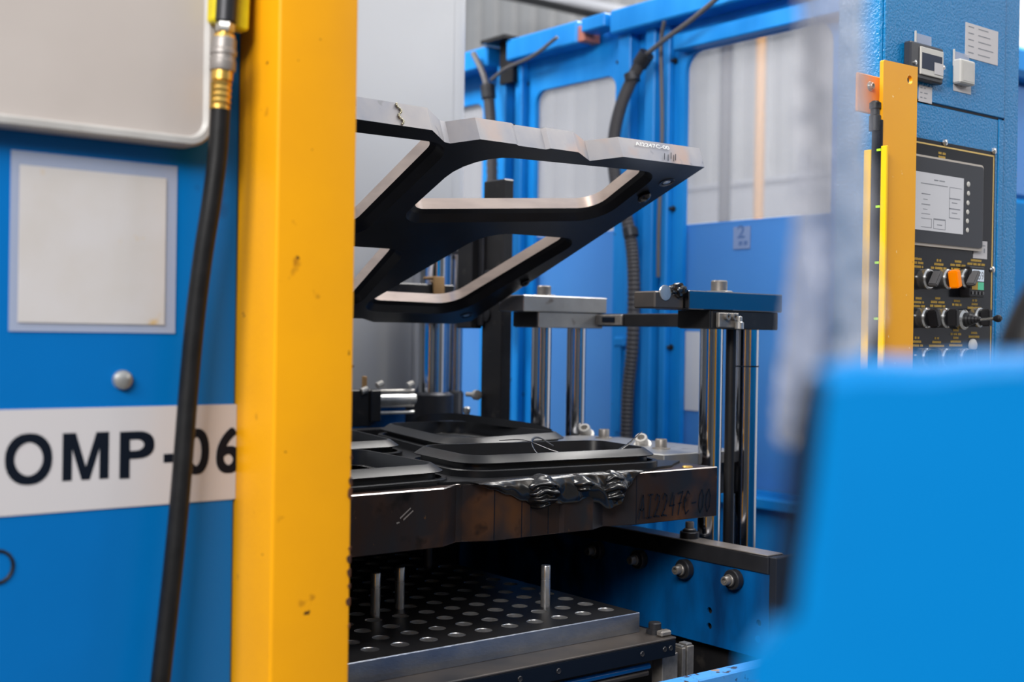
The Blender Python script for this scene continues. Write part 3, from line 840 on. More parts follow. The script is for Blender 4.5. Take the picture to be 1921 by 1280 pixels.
for f in t.faces:
    try: mb2.faces.new([mp[v_] for v_ in f.verts]).material_index = f.material_index
    except ValueError: pass
t.free()
mb.build('frame_plate', [m_steel_under, m_steel_lt, m_steel_wall], um, smooth=True, angle=20)
mb = MB(); o_ = V(up(1.800, .0035, .031)); e_ = V(up(1.898, .0012, .031))
ez = V(up(0, 0, .009)) - V(up(0, 0, 0)); nn = V((0, -1, 0)) * .0012
put_text(mb, 'AI2247C-00', o_ + nn * 1.8, (e_ - o_), ez, .01); mb.build('stamped_number', mat('bright_scratched_steel', (.85, .82, .76, 1), .3, .3), um, label='bright engraved number AI2247C-00')
mb = MB()
for k, (x0, w0) in enumerate(((1.872, .004), (1.882, .002), (1.893, .008), (1.899, .003), (1.906, .006))):
    a = V(up(x0, -.0006, w0)); b = V(up(x0 + .006, -.0006, w0 + .016)); s_ = V((.002, 0, 0)); mb.poly([a, a + s_, b + s_, b])
mb.build('ink_mark', m_ink, um)
for x0, u0, r_ in ((1.955, .080, .017), (1.952, .86, .016)):
    mb = MB()
    mb.lathe(up(x0, u0, -.001), V(up(0, 0, 0)) - V(up(0, 0, 1)), [(r_ * .6, -.012), (r_ * .7, 0), (r_, .001), (r_ * 1.08, -.0005)], 24, False, False); gb_ = mb.build('guide_bush', m_dark_steel, um)
    mb = MB(); mb.lathe(up(x0, u0, .010), V(up(0, 0, 0)) - V(up(0, 0, 1)), [(r_ * .55, 0), (r_ * .5, .011), (r_ * .2, .0115)], 16); mb.build('guide_pin', m_zinc, um, parent=gb_)
mb = MB()
for (x, u_, w_, s_) in ((1.945, .145, -.006, .012), (1.975, .63, -.004, .01)):
    t = bmesh.new(); bmesh.ops.create_icosphere(t, subdivisions=2, radius=1)
    for v_ in t.verts: v_.co = V(up(x + v_.co.x * s_, u_ + v_.co.y * s_ * 1.6, w_ + v_.co.z * s_ * .8 * (1 + .4 * noise.noise(v_.co * 3))))
    mb.merge(t)
mb.build('rubber_residue', m_rubber_gl, um)
# rubber crumbs left along the top edge
mb = MB(); rn = random.Random(9)
for xa, xb in ((1.15, 1.24), (1.40, 1.45), (1.46, 1.50), (1.565, 1.61)):
    x = xa
    while x < xb:
        t = bmesh.new(); bmesh.ops.create_icosphere(t, subdivisions=1, radius=1)
        sc = rn.uniform(.0012, .0030)
        uu = .008 if x < 1.28 else .016
        for v_ in t.verts: v_.co = V(up(x + v_.co.x * sc * 1.8, uu + v_.co.y * sc, T + v_.co.z * sc))
        mb.merge(t); x += rn.uniform(.003, .009)
ob = mb.build('rubber_crumbs', m_rubber, um); ob['kind'] = 'stuff'
# weld drip on the front edge
mb = MB()
for k in range(14):
    t = bmesh.new(); bmesh.ops.create_icosphere(t, subdivisions=1, radius=1)
    for v_ in t.verts: v_.co = V(up(1.218 + .004 * math.sin(k * .9) + v_.co.x * .0024, -.001 + v_.co.y * .0025 + .003, .003 + k * .0031 + v_.co.z * .0026))
    mb.merge(t)
mb.build('weld_drip', mat('pale_weld', (.5, .45, .3, 1), .3, .4), um)

# hinge gear behind the upper mold
hp = thing('hinge_post', 'tall black flat post with a bolt hole behind the mold', 'post', (2.1, 2.75, 0))
XP = 2.08
ya_, yb_ = 2.6606, 2.7516
xe = 2.2347
MB().box(XP, XP + .035, ya_, yb_, .0, 1.7739, .003).build('post_bar', m_black, hp)
p = V((2.0800, 2.7123, 1.7026)); mb = MB(); mb.lathe((XP - .0005, p.y, p.z), (-1, 0, 0), [(.019, 0), (.017, .001), (.012, -.008)], 20); mb.build('bolt_hole', m_zinc, hp)
for q in ((2.0800, 2.7265, 1.5087), (2.0800, 2.7312, 1.4061)):
    q = V(q); mb = MB(); mb.lathe((XP, q.y, q.z), (-1, 0, 0), [(.02, 0), (.02, .004), (.012, .006)], 20); mb.build('bolt', m_dark_steel, hp)
ha = thing('hinge_bracket', 'black vertical hinge arm behind the back edge of the upper mold', 'bracket', (2.05, 2.9, 1.35))
MB().box(2.05, 2.09, 2.7616, 2.8291, 1.3671, 1.6281, .003).build('arm_plate', m_black, ha)
MB().box(2.07, 2.10, 2.7369 , 2.7885, 1.3735, 1.6281, .003).build('arm_spacer', m_dark_steel, ha)
# black cross bar with tan strap
cb = thing('cross_bar', 'black horizontal bar behind the mold with a tan strap round it', 'bar', (1.8, 2.95, 1.40))
MB().box(1.45, 2.1301, 2.95, 2.985, 1.4463, 1.4930, .003).build('bar', m_black, cb)
MB().box(1.9023, 1.9307, 2.945, 2.96, 1.4376, 1.4481, .001).build('tab', m_black, cb)
xs0, xs1 = 2.0494, 2.0868
mb = MB(); z_0, z_1 = 1.4403, 1.5154
mb.box(xs0, xs1, 2.938, 2.946, z_0, z_1, .003, seg=2); mb.box(xs0, xs1, 2.946, 2.998, z_1 - .008, z_1, .003); mb.build('strap', m_tan, cb)
MB().box(1.46, 1.50, 2.952, 2.988, 0, 1.4463, .002).build('support_leg', m_black, cb)
# hydraulic cylinders behind
for (pa, pb, Yc, zt, lbl) in ((2.1043, 2.2243, 3.12, 1.5864, 'wide chrome hydraulic ram behind the cross bar'),
                              (2.2609, 2.3102, 3.16, 1.5981, 'slim chrome ram beside the wide hydraulic ram')):
    t = thing('hydraulic_ram', lbl, 'cylinder', ((pa + pb) / 2, Yc, 0))
    r_ = (pb - pa) / 2 * .97
    mb = MB(); mb.cyl(((pa + pb) / 2, Yc, 0), ((pa + pb) / 2, Yc, zt), r_, n=32); mb.build('rod', m_chrome, t)
    mb = MB(); mb.lathe(((pa + pb) / 2, Yc, zt), (0, 0, 1), [(r_ * 1.03, 0), (r_ * 1.03, .012), (r_ * .9, .016)], 32); mb.build('rod_cap', m_dark_steel, t)
    mb = MB(); mb.lathe(((pa + pb) / 2, Yc, .7), (0, 0, 1), [(r_ * 1.25, 0), (r_ * 1.25, 1.1657 - .7), (r_ * 1.05, 1.1738 - .7)], 32); mb.build('gland_nut', m_dark_steel, t)
t = thing('grey_capped_post', 'short grey post with dark cap seen through the mold opening', 'post', (2.2578, 3.2000, 1.2277))
xa_, xb_ = 2.1936, 2.2603
MB().box(xa_, xb_, 3.2, 3.25, 0.0, 1.7537, .004).build('post_body', m_mid_steel, t)
MB().box(xa_ - .006, xb_ + .006, 3.195, 3.255, 1.7537, 1.7620, .002).build('cap', m_dark_steel, t)
# horizontal actuator low behind the trays
ac = thing('air_cylinder', 'small horizontal silver air cylinder behind the trays', 'cylinder', (1.7, 2.98, 1.17))
Ya = 2.95
for (py, r_, mt) in ((750, .0165, m_zinc), (732, .0045, m_washer), (763, .0035, m_washer), (775, .005, m_zinc)):
    zz = {750: 1.1639, 732: 1.1878, 763: 1.1445, 775: 1.1266}[py]
    mb = MB(); mb.cyl((1.8635, Ya, zz), (1.9920, Ya, zz), r_, n=20); mb.build('barrel' if py == 750 else 'tie_rod', mt, ac)
MB().box(1.8322, 1.8652, Ya - .03, Ya + .03, 1.1053, 1.1928, .003).build('end_cap', m_black, ac)
MB().box(1.35, 1.8391, Ya - .02, Ya + .03, 1.0922, 1.1936, .003).build('mount_block', m_black, ac)
MB().box(1.40, 1.60, 2.93, 2.975, 0, 1.0922, .002).build('stand', m_black, ac)
for q in ((1.8767, 2.9500, 1.2059), (1.9784, 2.9500, 1.2046), (1.8142, 2.9300, 1.1914)):
    q = V(q); mb = MB(); mb.cyl(q - V((.008, 0, .003)), q + V((.010, 0, .004)), .009, n=10); mb.build('fitting', m_washer, ac)
MB().box(1.8391, 1.8495, 2.97, 2.985, 1.1857, 1.2289, .002).build('sensor_stub', m_tan, ac)
sp = thing('spray_nozzle', 'pale horizontal nozzle pin in front of the black post', 'nozzle', (2.0700, 2.7607, 1.1728))
q = V((2.0600, 2.7550, 1.1836)); mb = MB(); mb.cyl(q + V((0, .032, 0)), q - V((0, .014, 0)), .0065, n=12); mb.lathe(q - V((0, .006, 0)), (0, -1, 0), [(.014, 0), (.014, .012), (.008, .014)], 12); mb.build('pin', m_washer, sp)
q = V((2.0600, 2.7860, 1.1392)); mb = MB(); mb.lathe(q - V((0, 0, .03)), (0, 0, 1), [(.008, 0), (.008, .022), (.010, .024), (.010, .036), (.006, .040)], 12); mb.build('stub', m_zinc, sp)

# black boxes added to block light and keep the press interior dark
tag(MB().box(.75, 2.075, 2.74, 2.80, .30, 1.10).build('rear_light_block', m_black), 'black plate added low behind the mold to block light', 'cover')
tag(MB().box(.87, 1.98, 1.95, 2.70, .10, .70).build('bed_light_block', m_black), 'black block added below the drilled platen to block light', 'bed')
tag(MB().box(2.04, 2.36, 1.72, 2.64, .0, .70, .004).build('dark_backing_block', m_black), 'black block added as dark backing under the guide posts beside the blue side plate', 'base')  # added as dark backing seen below the side plate
tag(MB().box(.80, .852, 1.57, 2.70, .0, 1.06, .002).build('inner_light_block', m_black), 'black plate added behind the yellow column to block light', 'cover')
# ================================================================== PLATEN with holes
pt = thing('drilled_platen', 'steel platen with rows of round holes under the mold', 'platen', (1.3, 2.1, .775))
PX0, PX1, PY0, PY1, PZ0, PZ1 = .875, 1.713, 1.742, 2.62, .775, .813
holes = []
for i in range(-4, 10):
    for j in range(0, 13):
        hx = 1.1325 + .0604 * i; hy = 1.797 + .0605 * j
        holes.append(circle(hx, hy, .0163, 18))
mb = MB(); mb.bm.free(); mb.bm = bmesh.new()
t = bmesh.new(); edges = []
rect = [(PX0, PY0), (PX1, PY0), (PX1, PY1), (PX0, PY1)]
for loop in [rect] + holes:
    vs = [t.verts.new(V((x, y, PZ1))) for x, y in loop]
    edges += [t.edges.new((vs[i], vs[(i + 1) % len(vs)])) for i in range(len(vs))]
bmesh.ops.triangle_fill(t, use_beauty=True, edges=edges)
for f in t.faces: f.material_index = 0
for loop in holes:
    n = len(loop); cx = sum(p[0] for p in loop) / n; cy = sum(p[1] for p in loop) / n
    r0 = [t.verts.new(V((x, y, PZ1))) for x, y in loop]
    r1 = [t.verts.new(V((cx + (x - cx) * .93, cy + (y - cy) * .93, PZ1 - .0012))) for x, y in loop]
    r2 = [t.verts.new(V((cx + (x - cx) * .93, cy + (y - cy) * .93, PZ0 + .006))) for x, y in loop]
    for A, B in ((r0, r1), (r1, r2)):
        for i in range(n): t.faces.new((A[i], A[(i + 1) % n], B[(i + 1) % n], B[i])).material_index = 2
    t.faces.new(r2).material_index = 0
tb = [(PX0, PY0), (PX1, PY0), (PX1, PY1), (PX0, PY1)]
b_ = .0015
for i in range(4):
    (x0, y0), (x1, y1) = tb[i], tb[(i + 1) % 4]
    d = V((x1 - x0, y1 - y0, 0)).normalized(); o_ = V((d.y, -d.x, 0)) * b_
    a_ = [V((x0, y0, PZ1)), V((x1, y1, PZ1)), V((x1, y1, PZ1 - b_)) + o_, V((x0, y0, PZ1 - b_)) + o_, V((x1, y1, PZ0)) + o_, V((x0, y0, PZ0)) + o_]
    vv = [t.verts.new(c_) for c_ in a_]
    t.faces.new((vv[0], vv[1], vv[2], vv[3])).material_index = 1
    t.faces.new((vv[3], vv[2], vv[4], vv[5])).material_index = 1
bmesh.ops.remove_doubles(t, verts=t.verts, dist=1e-6)
mp = {}
for v_ in t.verts: mp[v_] = mb.bm.verts.new(v_.co)
for f in t.faces: mb.bm.faces.new([mp[v_] for v_ in f.verts]).material_index = f.material_index
t.free()
mb.build('perforated_plate', [m_platen_top, m_platen_side, m_bore], pt)
bp_ = thing('platen_base', 'dark worn base plate under the drilled platen', 'base plate', (1.3, 2.1, .70))
MB().box(.87, 1.746, 1.672, 2.68, .7695, .7745, .0015).build('plate', m_base_plate, bp_)
MB().box(.87, 1.745, 1.6725, 2.66, .738, .7693, .001).build('lower_plate', m_ink, bp_)
for x in (1.27, 1.36, 1.448, 1.655, 1.715, 1.731):
    mb = MB(); mb.lathe((x, 1.6724, .7545), (0, -1, 0), [(.0055, 0), (.0045, .0015), (.0025, .0004)], 12); mb.build('screw', m_dark_steel, bp_)
mb = MB(); q = V((1.7812, 1.7487, 0.7745)); mb.lathe((1.731, 1.716, .7745), (0, 0, 1), [(.0165, 0), (.0165, .008), (.0125, .009), (.0125, .020), (.0105, .022)], 24); mb.build('clamp_bolt', m_dark_steel, bp_)
mb = MB(); mb.box(1.716, 1.744, 1.682, 1.6985, .7746, .786, .003); mb.build('clamp_dog', m_bolt, bp_)
# lift pins
for x, y, lbl in ((1.595, 1.886, 'bright steel lift pin at the right, standing clear of the other pins'), (1.347, 2.033, 'middle steel lift pin, second from the yellow column'), (1.276, 2.009, 'steel lift pin nearest the yellow column')):
    t = thing('lift_pin', lbl, 'pin', (x, y, .79), 'lift pins between platen and lower mold')
    mb = MB(); mb.lathe((x, y, .79), (0, 0, 1), [(.0095, 0), (.0095, .076)], 20); mb.build('shank', m_bore, t)
    mb = MB(); mb.lathe((x, y, .866), (0, 0, 1), [(.0082, 0), (.0082, .002), (.0095, .0022), (.0095, .027), (.0085, .029)], 20); mb.build('tip', m_bore, t)

t = thing('lift_pin', 'dim blackened pin hanging in the dark below the notch of the lower mold', 'pin', (1.50, 2.16, .855), 'lift pins between platen and lower mold')
MB().lathe((1.50, 2.16, .862), (0, 0, 1), [(.010, 0), (.010, .110)], 20).build('shank', m_dark_steel, t)
MB().lathe((1.50, 2.16, .855), (0, 0, 1), [(.007, 0), (.0085, .003), (.0085, .0069)], 20).build('tip', m_dark_steel, t)

# ================================================================== RAIL and side plate
rl = thing('slide_rail', 'black steel guide rail with rollers on the right of the press', 'rail', (2.03, 2.1, .86))
MB().box(2.0, 2.055, 1.662, 2.735, .868, .9045, .002).build('rail_bar', m_dark_steel, rl)
MB().box(2.0, 2.05, 1.664, 2.70, .9046, .9075, .001).build('rail_sheen_strip', mat('rail_top_sheen', (.30, .27, .25, 1), .3, .5, col2=(.2, .18, .17, 1), vscale=20), rl)  # pale tone stands in for the reflection along the rail top
for y in (2.172, 2.03, 1.889, 1.748):
    mb = MB(); mb.lathe((2.0, y, .845), (-1, 0, 0), [(.0215, 0), (.0215, .014), (.020, .016), (.0145, .016), (.0145, .020)], 28); ro_ = mb.build('roller', m_dark_steel, rl)
    mb = MB(); socket_bolt(mb, (1.980, y, .845), (-1, 0, 0), .0095, .014, .0125, .003); mb.build('roller_bolt', m_bolt, rl, parent=ro_)
q = V((2.0301, 1.8180, 0.9075))
mb = MB(); mb.lathe((2.028, q.y + .09, .9075), (0, 0, 1), [(.0215, 0), (.0215, .013), (.020, .0145), (.016, .015), (.0155, .018), (.013, .0185)], 28); ro_ = mb.build('roller', m_dark_steel, rl)
mb = MB(); socket_bolt(mb, (2.028, q.y + .09, .9255), (0, 0, 1), .0095, .015, .013, .003); mb.build('roller_bolt', m_bolt, rl, parent=ro_)
sd = thing('side_plate', 'oily blue steel side plate with drilled holes under the rail', 'side plate', (2.02, 2.1, .69))
hs = [circle(y, z, .0072, 16) for y, z in ((1.8235, .765), (1.8235, .7315), (1.6875, .764))]
mb = MB(); mb.prism([(1.661, .867), (1.661, .692), (2.735, .692), (2.735, .867)], 2.004, 2.009, fn=lambda a, b, h_: (h_, a, b), holes=hs); mb.build('plate', m_blue_oily_shaded, sd)
MB().box(2.018, 2.034, 1.664, 2.72, .694, .866).build('backing', m_black, sd)  # black sheet added behind the drilled holes so they look dark
mb = MB(); mb.lathe((2.0035, 1.688, .7305), (-1, 0, 0), [(.0072, 0), (.0072, .0006), (.0064, .0008)], 16); mb.build('filled_hole', m_blue, sd)
MB().box(2.0, 2.075, 1.640, 1.659, .735, .905, .002).build('end_plate', m_dark_steel, sd)
# ================================================================== GUIDE POSTS
def guide_post(y, lbl, near):
    t = thing('guide_post', lbl, 'guide post', (2.16, y, .70), 'twin-rod guide posts right of the mold')
    for x in (2.10, 2.222):
        mb = MB(); mb.cyl((x, y, .705), (x, y, 1.372), .0262, n=40); mb.build('rod', m_chrome, t)
    zt = 1.4115
    mt = m_mid_steel if not near else m_dark_steel
    MB().box(2.051, 2.276, y - .045, y + .055, 1.371, zt, .002).build('rod_block', mt if not near else m_black, t)
    MB().box(1.975 if near else 1.999, 2.288, y - .047, y + .057, zt + .0005, 1.4535, .002).build('top_plate', m_mid_steel if not near else mat('polished_blued_steel', (.22, .24, .28, 1), .12, 1.0), t)
    MB().box(2.046, 2.051, y - .043, y + .054, 1.373, zt, 0.0005).build('dark_end_face', m_black, t)  # black slab over the end face of the block
    mb = MB(); socket_bolt(mb, (2.128 if near else 2.11, y + .005, 1.4535), (0, 0, 1), .0185, .024, .031, .004); mb.build('top_bolt', m_bolt, t)
    return t


g1 = guide_post(2.515, 'rear pair of chrome guide rods with a grey steel top block', False)
g2 = guide_post(1.918, 'front pair of chrome guide rods with a dark polished top block', True)
MB().box(1.885, 1.974, 1.885, 1.95, 1.4125, 1.449, .003).build('arm_end', m_base_plate, g2)
q = V((1.9157, 1.8840, 1.4338))
mb = MB(); mb.lathe((q.x, 1.884, q.z + .012), (0, -1, 0), [(.0165, -.003), (.0165, .001), (.012, .0015)], 24); mb.build('bush', m_zinc, g2)
mb = MB(); t = bmesh.new(); bmesh.ops.create_icosphere(t, subdivisions=3, radius=1)
for v_ in t.verts: v_.co = V((1.955, 1.885, 1.452)) + V((v_.co.x * .021, v_.co.y * .014, v_.co.z * .015)) * (1 + .5 * noise.noise(v_.co * 3))
mb.merge(t); mb.build('rubber_scrap', m_rubber_gl, g2)
# sensor bracket and fittings on the near block
MB().box(2.062, 2.128, 1.862, 1.8725, 1.374, 1.407, .002).build('sensor_plate', m_bolt, g2)
for x in (2.083, 2.106):
    mb = MB(); mb.lathe((x, 1.8615, 1.398), (0, -1, 0), [(.0075, 0), (.0075, .009), (.004, .009), (.0035, .004)], 16); mb.build('screw', m_bolt, g2)
mb = MB(); mb.lathe((2.117, 1.852, 1.372), (0, 0, 1), [(.010, 0), (.010, .014), (.0065, .016), (.0065, .026), (.005, .028)], 12); mb.build('grease_fitting', m_zinc, g2)
mb = MB(); mb.cyl((2.168, 1.92, .705), (2.168, 1.92, 1.372), .012, n=16); mb.build('return_pipe', m_black, g2)
mb = MB(); mb.lathe((2.222, 1.918, 1.285), (0, 0, 1), [(.0272, 0), (.0272, .003)], 40); mb.build('stop_ring', m_ink, g2)
tb_ = thing('tie_bar', 'black flat bar joining the two guide post tops', 'bar', (2.27, 2.22, 1.378))
MB().box(2.255, 2.288, 1.975, 2.470, 1.377, 1.4105, .002).build('bar', m_black, tb_)
MB().box(2.247, 2.255, 2.3686, 2.469, 1.380, 1.408, .002).build('end_bracket', m_bolt, tb_)
MB().box(2.244, 2.2475, 2.3929, 2.4403, 1.388, 1.402, .001).build('slot', m_ink, tb_)
# clamp plate between mold and rods
cp = thing('clamp_plate', 'grey steel clamp plate with socket screws beside the mold', 'plate', (2.13, 2.25, 1.03))
MB().box(2.002, 2.225, 1.965, 2.462, 1.060, 1.088, .002).build('plate', m_mid_steel, cp)
MB().box(2.06, 2.29, 1.985, 2.44, .985, 1.0595, .002).build('carriage', m_dark_steel, cp)
MB().box(2.228, 2.32, 1.975, 2.45, 1.030, 1.080, .002).build('side_step', m_mid_steel, cp)
for q in ((2.1924, 2.3684, 1.0880), (2.1053, 2.0764, 1.0880)):
    mb = MB(); socket_bolt(mb, q, (0, 0, 1), .0140, .020, .022, .003); mb.build('socket_screw', m_bolt, cp)
for q in ((2.2129, 2.4719, 1.0880), (2.1205, 2.1635, 1.0880)):
    q = V(q); ax = V((-.55, -.35, .75)).normalized()
    mb = MB(); mb.lathe(q + V((.018, .008, -.004)), ax, [(.022, 0), (.022, .006), (.018, .008)], 24); mb.build('tilted_washer', m_washer, cp)
    mb = MB(); socket_bolt(mb, q + V((.018, .008, -.004)) + ax * .008, ax, .0155, .024); mb.build('tilted_screw', m_washer, cp)

# ================================================================== below the rail: blocks and blue beam
for k, (pa, pb, py, Yb, lbl) in enumerate(((1.7375, 1.7804, 0.7334, 1.70, 'grey upright steel bar nearest the base plate corner'),
                                          (1.8241, 1.8349, 0.7289, 1.73, 'narrow grey upright bar between two wider bars'),
                                          (1.8486, 1.8689, 0.7270, 1.74, 'grey upright bar at the right of the group below the rail'))):
    t = thing('upright_bar', lbl, 'bar', ((pa + pb) / 2, Yb + .01, .4), 'upright bars below the base plate')
    MB().box(pa, pb, Yb, Yb + .03, .4, py, .0015).build('bar', m_bolt, t)
    MB().box(pa + .002, pb - .002, Yb + .004, Yb + .026, py, py + .004, .001).build('bar_cap', m_mid_steel, t)
for (z, y, mt, lbl) in ((0.7193, 1.70, m_blue, 'blue horizontal tube under the base plate'), (0.7053, 1.705, m_base_plate, 'brown horizontal tube below the blue tube')):
    mb = MB(); mb.cyl((1.1, y, z), (1.70, y, z), .006, n=12); tag(mb.build('cross_tube', mt), lbl, 'tube')
bb = thing('front_beam', 'scraped pale blue beam crossing the bottom of the press opening', 'beam', (1.5, 1.5, .5))
za = 0.7497
MB().box(1.2, 2.3, 1.50, 1.535, .50, za, .003).build('beam', m_blue_worn, bb)
MB().box(1.2, 2.3, 1.468, 1.499, .50, za - .022, .002).build('beam_ledge', m_base_plate, bb)
for x in (1.80, 1.825, 1.85, 1.875, 1.90, 1.93, 1.96):
    pass

# ================================================================== RIGHT POST, light curtain
rp = thing('yellow_post_plate', 'flat yellow steel post with a bolt hole beside the control cabinet', 'post', (2.05, 1.4, .2))
mb = MB(); hq = V((2.0770, 1.4000, 1.8508))
mb.prism([(1.992, .2), (2.102, .2), (2.102, 1.879), (1.995, 1.877), (1.992, 1.874)], 1.400, 1.408, fn=lambda a, b, h_: (a, h_, b), holes=[circle(hq.x, hq.z, .0085, 20)])
mb.build('plate', m_yellow_r, rp)
MB().box(1.955, 2.05, 1.43, 1.436, 1.7799, 1.8534, .002).build('bracket', m_orange, rp)
mb = MB(); q = V((1.9928, 1.4300, 1.8314)); socket_bolt(mb, (q.x, 1.43, q.z), (0, -1, 0), .006, .006, .009, .002); mb.build('bracket_screw', m_zinc, rp)
lc = thing('light_curtain', 'yellow and black safety light curtain strip along the right post', 'light curtain', (1.97, 1.42, .4))
zt = 1.7142
MB().box(1.985, 1.991, 1.385, 1.398, .4, zt, .001).build('front_strip', m_lemon, lc)
MB().box(1.985, 1.991, 1.420, 1.436, .4, zt - .004, .001).build('rear_strip', m_lemon, lc)
MB().box(1.986, 1.992, 1.398, 1.420, .4, zt + .05, .001).build('lens_window', m_panel_black, lc)
mb = MB(); mb.lathe((1.985, 1.412, zt + .03), (0, 0, 1), [(.011, 0), (.011, .028), (.0085, .03), (.0085, .04), (.011, .042), (.011, .052), (.006, .056)], 16); mb.build('end_connector', m_black_hose, lc)
for py in (1.7075, 1.6014, 1.4965, 1.3916):
    MB().box(1.9845, 1.9857, 1.398, 1.407, py - .0022, py + .0022).build('beam_mark', m_lime, lc)

# ================================================================== CONTROL CABINET (front plane Y = 1.5)
CY = 1.5
cc = thing('control_cabinet', 'blue hammered-paint control cabinet with black operator panel', 'cabinet', (2.38, 1.55, .2))
MB().box(2.13, 2.655, CY + .004, CY + .11, .2, 2.5, .004).build('cabinet_body', m_blue_tex, cc)
xd = 2.5594; xs_ = 2.5857
zs = 1.8471
MB().box(2.135, xs_ - .001, CY - .002, CY + .0035, zs + .003, 2.49, .0015).build('upper_door', m_blue_tex, cc)
MB().box(2.135, xd - .001, CY - .002, CY + .0035, .25, zs - .003, .0015).build('lower_door', m_blue_tex, cc)
MB().box(xd + .0035, xs_ - .001, CY - .002, CY + .0035, .25, zs - .001, .0015).build('door_stile', m_blue_tex, cc)
MB().box(xd - .001, xd + .004, CY + .0008, CY + .0038, .25, zs).build('door_gap_shade', m_ink, cc)  # dark strips stand in for shade in the door gaps
MB().box(2.135, xd + .004, CY + .0008, CY + .0038, zs - .004, zs + .004).build('door_gap_shade', m_ink, cc)
MB().box(xs_ - .001, xs_ + .003, CY + .0008, CY + .0038, .25, 2.49).build('door_gap_shade', m_ink, cc)
# operator panel
zp1 = 1.7708; xp1 = 2.5436
MB().box(2.15, xp1, CY - .006, CY - .002, 1.10, zp1, .001).build('operator_panel', m_panel_black, cc)
mb = MB(); yy = CY - .0066
zl = zp1 - .010; xl = xp1 - .006
mb.box(2.15, xl, yy, yy + .0004, zl - .0016, zl + .0016); mb.box(xl - .0032, xl, yy, yy + .0004, 1.1, zl); mb.build('gold_border', m_gold2 if 'm_gold2' in globals() else m_gold, cc)
for q in ((2.3444, 1.5000, 1.7705), (2.5349, 1.5000, 1.7723), (2.5368, 1.5000, 1.5113)):
    q = V(q); mb = MB(); mb.lathe((q.x, CY - .006, q.z), (0, -1, 0), [(.007, 0), (.0065, .004), (.003, .0055)], 14); mb.build('panel_screw', m_chip, cc)


def legend(px, pz, rows, name='printed_legend', h_=.0052, mt=None, y=None):
    """rows of tiny print: each row a list of word widths"""
    mb = MB(); y = CY - .0065 if y is None else y
    rn = random.Random(int(px * 1000) + int(pz * 1000))
    z = pz
    for row in rows:
        tot = sum(row) + .003 * (len(row) - 1); x = px - tot / 2
        for w in row:
            k = x
            while k < x + w - .0008:
                cw = min(rn.uniform(.0022, .0032), x + w - k)
                mb.poly([(k, y, z), (k + cw * .8, y, z), (k + cw * .8, y, z + h_ * rn.uniform(.8, 1)), (k, y, z + h_ * rn.uniform(.85, 1))])
                k += cw
            x += w + .003
        z -= h_ * 1.55
    return mb.build(name, mt or m_gold, cc)


# touch screen
xa, xb = 2.19, 2.4838; zb_, zt_ = 1.5438 + .004, 1.7344
MB().prism(roundpoly([(xa, zb_), (xb, zb_), (xb, zt_), (xa, zt_)], .008, 4), CY - .014, CY - .006, fn=lambda a, b, h_: (a, h_, b)).build('screen_trim', m_bezel_edge, cc)
scr = MB().prism(roundpoly([(xa, zb_ + .006), (xb - .006, zb_ + .006), (xb - .006, zt_ - .005), (xa, zt_ - .005)], .006, 4), CY - .0175, CY - .0141, fn=lambda a, b, h_: (a, h_, b)).build('screen_bezel', m_bezel, cc)
sx0, sx1, sz0, sz1 = 2.2420, 2.4005, 1.5794, 1.6984
MB().box(sx0 - .02, sx1, CY - .0183, CY - .0176, sz0, sz1).build('display', m_screen, cc, parent=scr)
mb = MB(); yy = CY - .0186
W_, H_ = sx1 - sx0, sz1 - sz0
for (a, b, c_, d) in ((0, .62, .80, .815), (.66, .95, .80, .81), (.02, .22, .62, .635), (.02, .22, .44, .455), (.02, .22, .28, .29), (.66, .92, .60, .62), (.66, .92, .42, .44), (.66, .92, .26, .275), (.66, .67, .27, .8),
                      (.02, .26, .05, .06), (.02, .26, .2, .21), (.25, .26, .05, .21), (.3, .58, .2, .225), (.3, .58, .04, .05), (.3, .31, .05, .2), (.57, .58, .05, .2), (.3, .4, .88, .9), (.42, .55, .88, .9), (.72, .85, .53, .545), (.72, .85, .35, .365), (.38, .5, .11, .125), (.06, .16, .36, .37), (.06, .16, .53, .54)):
    mb.poly([(sx0 + W_ * a, yy, sz0 + H_ * c_), (sx0 + W_ * b, yy, sz0 + H_ * c_), (sx0 + W_ * b, yy, sz0 + H_ * d), (sx0 + W_ * a, yy, sz0 + H_ * d)])
mb.build('display_lines', m_grey_ink, cc, parent=scr)
for i, q in enumerate(((2.4190, 1.4820, 1.6878), (2.4196, 1.4820, 1.6684), (2.4182, 1.4820, 1.6478), (2.4178, 1.4820, 1.6284), (2.4173, 1.4820, 1.6090), (2.4180, 1.4820, 1.5897))):
    q = V(q); mb = MB(); r_ = .0052 if i else .006
    mb.lathe((q.x, CY - .0175, q.z), (0, -1, 0), [(r_, 0), (r_, .0008), (r_ * .8, .0016), (r_ * .4, .0018)], 16); mb.build('round_key', m_key, cc, parent=scr)
# small labels
a = V((2.4607, 1.4930, 1.5296)); b = V((2.5145, 1.4930, 1.5685))
MB().box(a.x, b.x, CY - .0072, CY - .0062, a.z + .003, b.z + .003).build('asset_label', m_white, cc)
mb = MB(); yy = CY - .0074; mb.poly([(a.x + .008, yy, b.z - .006), (b.x - .008, yy, b.z - .006), (b.x - .008, yy, b.z - .008), (a.x + .008, yy, b.z - .008)]); mb.poly([(b.x - .014, yy, a.z + .016), (b.x - .009, yy, a.z + .016), (b.x - .009, yy, a.z + .026), (b.x - .014, yy, a.z + .026)]); mb.build('label_print', m_grey_ink, cc)
